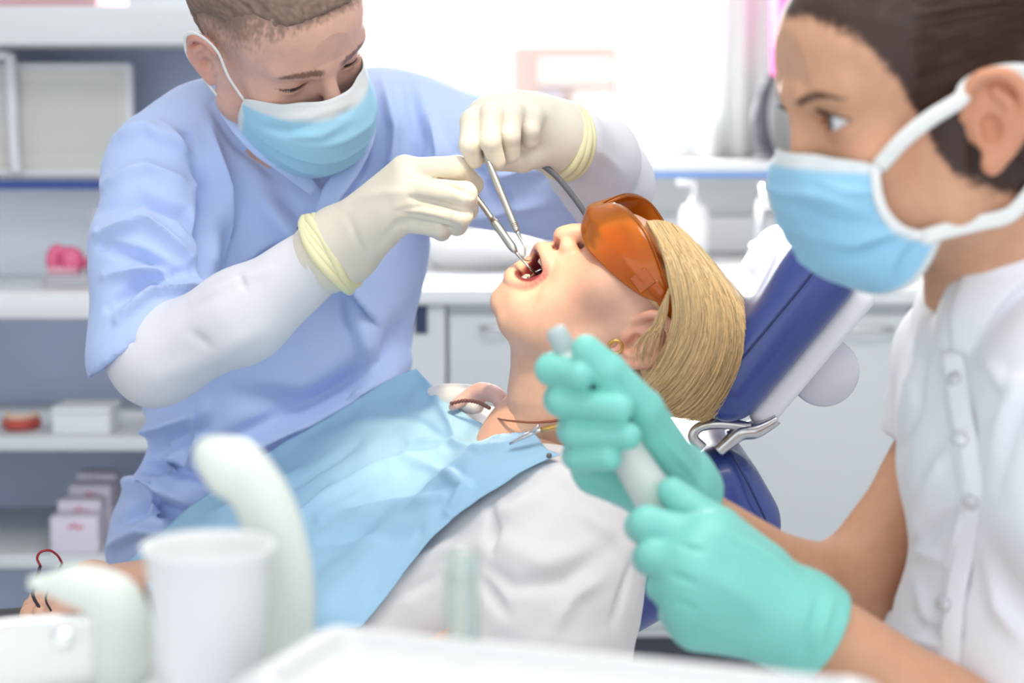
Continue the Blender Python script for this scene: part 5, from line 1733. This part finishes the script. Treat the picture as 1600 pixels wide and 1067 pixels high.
N_ = normals(V_, F_); V_ = V_ + N_ * (.0022 * vnoise(V_ * [1, 1, .6], 20, 4) + .0008 * vnoise(V_, 60, 5))[:, None]
tw = own(link('tunic', new_mesh('tunic', V_, F_), M_wt, asn))


M_btn = mat('button_pearl', (.70, .70, .74), .2, .3); M_gap = mat('button_shadow_grey', lin(120, 122, 140), .6)
for (bx_, by_) in ((1490, 592), (1498, 684), (1514, 784), (1474, 942)):
    p, n = surf(V_, F_, bx_, by_); p = p + n * .0030
    A_ = rot_axes(n)
    B_, BF = lathe([(0, .0032), (.0045, .003), (.0058, .0018), (.0058, -.001), (0, -.001)], 20)
    link('button', new_mesh('button', B_ @ np.stack([A_[:, 1], A_[:, 2], A_[:, 0]]) + p, BF), M_btn, tw)

# placket edge and stand collar
def on_cloth(V, F, pts, off):
    out = []
    for a_, b_ in pts:
        p, n = surf(V, F, a_, b_); r = p - CAM; q = P(a_, b_, p[1]); out.append(q + n * off)
    return np.array(out)
pl_ = on_cloth(V_, F_, [(1488, 548), (1496, 600), (1506, 660), (1518, 720), (1523, 780), (1508, 850), (1494, 920), (1488, 990), (1484, 1060)], .0012)
Vp, Fp = tube_vf(catmull(pl_, 4), .0085, 10, True, (np.array([-.55, -.8, .1]), .16))
link('placket', new_mesh('placket', Vp, Fp), M_wt, tw)
for cpts, r_, nrm in ((PP((1500, 552, 1.290), (1512, 500, 1.283), (1540, 446, 1.278), (1585, 408, 1.280), (1650, 385, 1.30)), [.006, .015, .019, .019, .019], (-.5, -.8, .3)),
                      (PP((1496, 548, 1.302), (1484, 510, 1.325), (1474, 478, 1.36), (1490, 450, 1.40)), [.005, .009, .011, .012], (-.8, -.5, .3))):
    c_ = catmull(cpts, 6)
    Vp, Fp = tube_vf(c_, np.interp(np.linspace(0, 1, len(c_)), np.linspace(0, 1, len(r_)), r_), 12, True, (np.array(nrm), .20))
    link('collar', new_mesh('collar', Vp, Fp), M_wt, tw)

# ---- teal gloves
M_teal = mat('teal_nitrile', lin(134, 214, 202), .42, sss=.10, noise=(30, .96, 1.04), bump=(120, .15, .001), spec=.45)
w_ = P(1060, 766, 1.345)
mc = PP((958, 612, 1.338), (938, 655, 1.338), (930, 700, 1.338), (932, 738, 1.338))
fg = [PP((958, 612, 1.338), (866, 576, 1.322), (862, 577, 1.292), (906, 586, 1.270)),
      PP((938, 655, 1.338), (876, 624, 1.318), (882, 626, 1.285), (966, 637, 1.264)),
      PP((930, 700, 1.338), (896, 672, 1.318), (902, 676, 1.285), (980, 681, 1.264)),
      PP((932, 738, 1.338), (902, 712, 1.318), (908, 716, 1.287), (952, 716, 1.268)),
      PP((1052, 722, 1.325), (1005, 640, 1.290), (950, 580, 1.276), (916, 546, 1.274))]
g = Sdf.around([w_] + mc + [p for f1 in fg for p in f1] + [P(1112, 778, 1.352)], .045, .0019)
hand(g, w_, mc, fg, [(.0125, .0120, .0115, .0105), (.0125, .0122, .0118, .0108), (.0120, .0118, .0112, .0100), (.0110, .0108, .0100, .0088), (.018, .0145, .0128, .0105)], [.016] * 4, wr=.0265, elbow=(P(1120, 828, 1.365), .0275), cut=(P(1084, 796, 1.352), P(1240, 900, 1.40) - P(1082, 800, 1.352)))
V_, F_ = g.mesh(); V_ = smooth(V_, F_, 1)
V_ = folds(V_, F_, [([(1040, 690), (1075, 730), (1100, 770)], 6, .003), ([(960, 590), (985, 620)], 5, -.002), ([(900, 740), (950, 770)], 6, -.003)])
link('glove', new_mesh('glove', V_, F_), M_teal, asn)
w2 = P(1258, 974, 1.245)
mc = PP((1112, 842, 1.225), (1086, 884, 1.212), (1078, 930, 1.216), (1090, 972, 1.230))
fg = [PP((1112, 842, 1.225), (1012, 818, 1.230), (1002, 822, 1.262), (1040, 812, 1.295)),
      PP((1086, 884, 1.212), (1022, 868, 1.222), (1014, 872, 1.252), (1050, 860, 1.290)),
      PP((1078, 930, 1.216), (1040, 914, 1.224), (1034, 916, 1.252), (1060, 905, 1.285)),
      PP((1090, 972, 1.230), (1060, 958, 1.234), (1052, 960, 1.258), (1075, 950, 1.285)),
      PP((1190, 890, 1.245), (1125, 825, 1.250), (1075, 792, 1.262), (1050, 768, 1.272))]
g = Sdf.around([w2] + mc + [p for f1 in fg for p in f1] + [P(1300, 990, 1.245)], .05, .0019)
hand(g, w2, mc, fg, [(.0125, .0122, .0115, .0105), (.0125, .0122, .0115, .0105), (.0120, .0118, .011, .010), (.0112, .0108, .010, .009), (.020, .0145, .0128, .0105)], [.0195, .0205, .0205, .0190], wr=.030, elbow=(P(1330, 1020, 1.247), .0335), cut=(P(1290, 984, 1.244), P(1420, 1060, 1.25) - P(1288, 985, 1.243)))
V_, F_ = g.mesh(); V_ = smooth(V_, F_, 1)
V_ = folds(V_, F_, [([(1282, 925), (1265, 985), (1255, 1030)], 6, -.003), ([(1302, 935), (1285, 985), (1272, 1035)], 5, .003), ([(1130, 830), (1200, 870), (1260, 915)], 8, .003), ([(1110, 900), (1160, 930), (1200, 970)], 16, .002), ([(1060, 850), (1100, 862)], 5, -.003), ([(1050, 898), (1085, 910)], 5, -.003), ([(1058, 942), (1090, 954)], 5, -.003)])
link('glove', new_mesh('glove', V_, F_), M_teal, asn)

# ---- the white handpiece in her hands
M_hp = mat('handpiece_white', lin(226, 228, 224), .35)
hp_ = thing('handpiece', P(950, 660, 1.285), 'white handpiece with grey tip gripped in the assistant\'s teal gloves', 'handpiece')
a0, a1, a2, a3 = P(866, 512, 1.292), P(884, 548, 1.292), P(975, 700, 1.292), P(1065, 845, 1.292)
tube('body', [a1, a1 + (a2 - a1) * .5, a2, (a2 + a3) / 2, a3], [.0080, .0095, .0130, .0150, .0140], M_hp, hp_, res=4, n=18)
tube('tip', [a0, a0 + (a1 - a0) * .25, a1 + (a2 - a1) * .05], [.0055, .0078, .0080], mat('tip_grey', lin(188, 200, 200), .4), hp_, res=3, n=16)
# ================================================================== foreground: rinsing unit and instrument tray
M_por = mat('unit_white', (.70, .715, .73), .45)
M_spout = mat('spout_pale', lin(228, 234, 226), .38, sss=.08)
zt_ = P(500, 962, .95)[2]                                  # top level of tray
# long white tray: its far edge runs from left-far to right-near
e0, e1 = P(500, 960, .955), P(1405, 1052, .853)
ex = (e1 - e0); ex[2] = 0; Lx = np.linalg.norm(ex); ex /= Lx
ey = np.array([ex[1], -ex[0], 0])                          # towards the camera
Rt_ = np.stack([ex, ey, np.cross(ex, ey)], 1)
tr_ = thing('instrument_tray', ((e0 + e1) / 2)[0:3] * [1, 1, 0], 'long white instrument tray in the blurred foreground', 'tray')
g = Sdf.around([e0, e1, e0 + ey * .2, e1 + ey * .2], .06, .003)
cz = e0[2] - .022
cc = (e0 + e1) / 2 + ey * .06; cc[2] = cz
g.box(cc, (Lx / 2, .06, .022), .018, R=Rt_)
g.box(cc + [0, 0, .022], (Lx / 2 - .022, .044, .010), .010, .006, 's', R=Rt_)
V_, F_ = g.mesh(); link('tray_top', new_mesh('tray_top', smooth(V_, F_, 2), F_), M_por, tr_)
box('column', (cc[0] - .05, cc[1] - .05, 0), (cc[0] + .05, cc[1] + .03, cz - .0205), M_por, tr_, .01)
# clear tube standing in the tray
tb = P(722, 985, .935); tb[2] = cz + .0125
tag(tube('clear_tube', [tb, tb + [0, 0, .03], P(722, 905, .935), P(724, 862, .935)], [.0085, .0085, .0080, .0072], mat('green_clear', lin(222, 236, 226), .25, trans=.6, ior=1.2, alpha=.75), None, n=16, res=4),
    'short pale green translucent tube standing on the far edge of the tray', 'tube')
# rinsing unit with bowl and two spouts
ru = thing('rinsing_unit', (P(250, 1060, .98)[0], .98, 0), 'white dental rinsing unit with two curved spouts in the foreground left', 'rinsing unit')
zb0 = P(250, 1044, .98)[2]
bx_ = P(90, 1010, .99)[0]
g = Sdf((bx_ - .18, .82, zb0 - .16), (P(505, 1000, 1.0)[0] + .03, 1.14, zb0 + .05), .0035)
g.box((P(200, 1000, .98)[0], .985, zb0 - .06), (.115, .075, .062), .035)
g.ell((bx_, .965, zb0 + .000), (.098, .085, .020), .012)
g.ell((bx_, .965, zb0 + .016), (.084, .072, .030), .006, 's')
V_, F_ = g.mesh(); link('unit_body', new_mesh('unit_body', smooth(V_, F_, 2), F_), M_por, ru)
box('column', (P(240, 1000, .98)[0] - .09, .92, 0), (P(240, 1000, .98)[0] + .09, 1.05, zb0 - .115), M_por, ru, .02)
YS = 1.005
g = Sdf.around(PP((300, 680, YS), (480, 1060, YS)), .04, .0022)
sp_path = PP((438, 1045, YS), (446, 960, YS), (440, 880, YS), (420, 805, YS), (392, 752, YS), (358, 726, YS))
g.chain(catmull(sp_path, 4), list(np.interp(np.linspace(0, 1, 21), [0, .3, .6, 1], [.0150, .0152, .0150, .0130])), .004)
g.cone(P(362, 728, YS), P(326, 706, YS), .0130, .0080, .012); g.cone(P(346, 722, YS), P(350, 742, YS), .0105, .0080, .008)
V_, F_ = g.mesh(); link('cup_filler_spout', new_mesh('cup_filler_spout', smooth(V_, F_, 2), F_), M_spout, ru)
YS2 = .985
g = Sdf.around(PP((40, 880, YS2), (240, 1060, YS2)), .04, .0022)
sp_path = PP((188, 1045, YS2), (192, 985, YS2), (180, 945, YS2), (150, 922, YS2), (110, 912, YS2))
g.chain(catmull(sp_path, 4), list(np.interp(np.linspace(0, 1, 17), [0, .5, 1], [.0150, .0140, .0085])), .004)
g.cone(P(114, 913, YS2), P(56, 911, YS2), .0085, .0050, .008)
V_, F_ = g.mesh(); link('bowl_rinse_spout', new_mesh('bowl_rinse_spout', smooth(V_, F_, 2), F_), M_spout, ru)
tube('bowl_rim', [(bx_ + .094 * math.cos(t), .965 + .081 * math.sin(t), zb0 + .008) for t in np.linspace(0, 2 * math.pi, 33)], .004, mat('rim_chrome', (.9, .9, .9), .1, .6), ru, n=8)
V_, F_ = uv_sphere(.006, 16, 10)
M_glint = mat('glint_chrome', (.92, .92, .92), .08, .9)
for (kx, ky) in ((430, 1046), (98, 1000)):  # small chrome balls added to give the glints around the bowl
    link('glint_ball', new_mesh('glint_ball', V_ + P(kx, ky, .93), F_), M_glint, ru)
# plastic cup
cp = P(325, 852, .935)
zcb = zb0 + .003
prof = [(0, 0), (.0255, 0), (.0262, .003), (.0320, cp[2] - zcb - .004), (.0342, cp[2] - zcb - .002), (.0346, cp[2] - zcb), (.0338, cp[2] - zcb + .001), (.0312, cp[2] - zcb - .003), (.0250, .004), (0, .004)]
V_, F_ = lathe(prof, 48)
M_cup = mat('cup_plastic', lin(248, 249, 250), .35, tl=.25)
tag(link('plastic_cup', new_mesh('plastic_cup', V_ + [cp[0], cp[1], zcb], F_), M_cup), 'white plastic rinsing cup standing before the tall curved spout', 'cup')
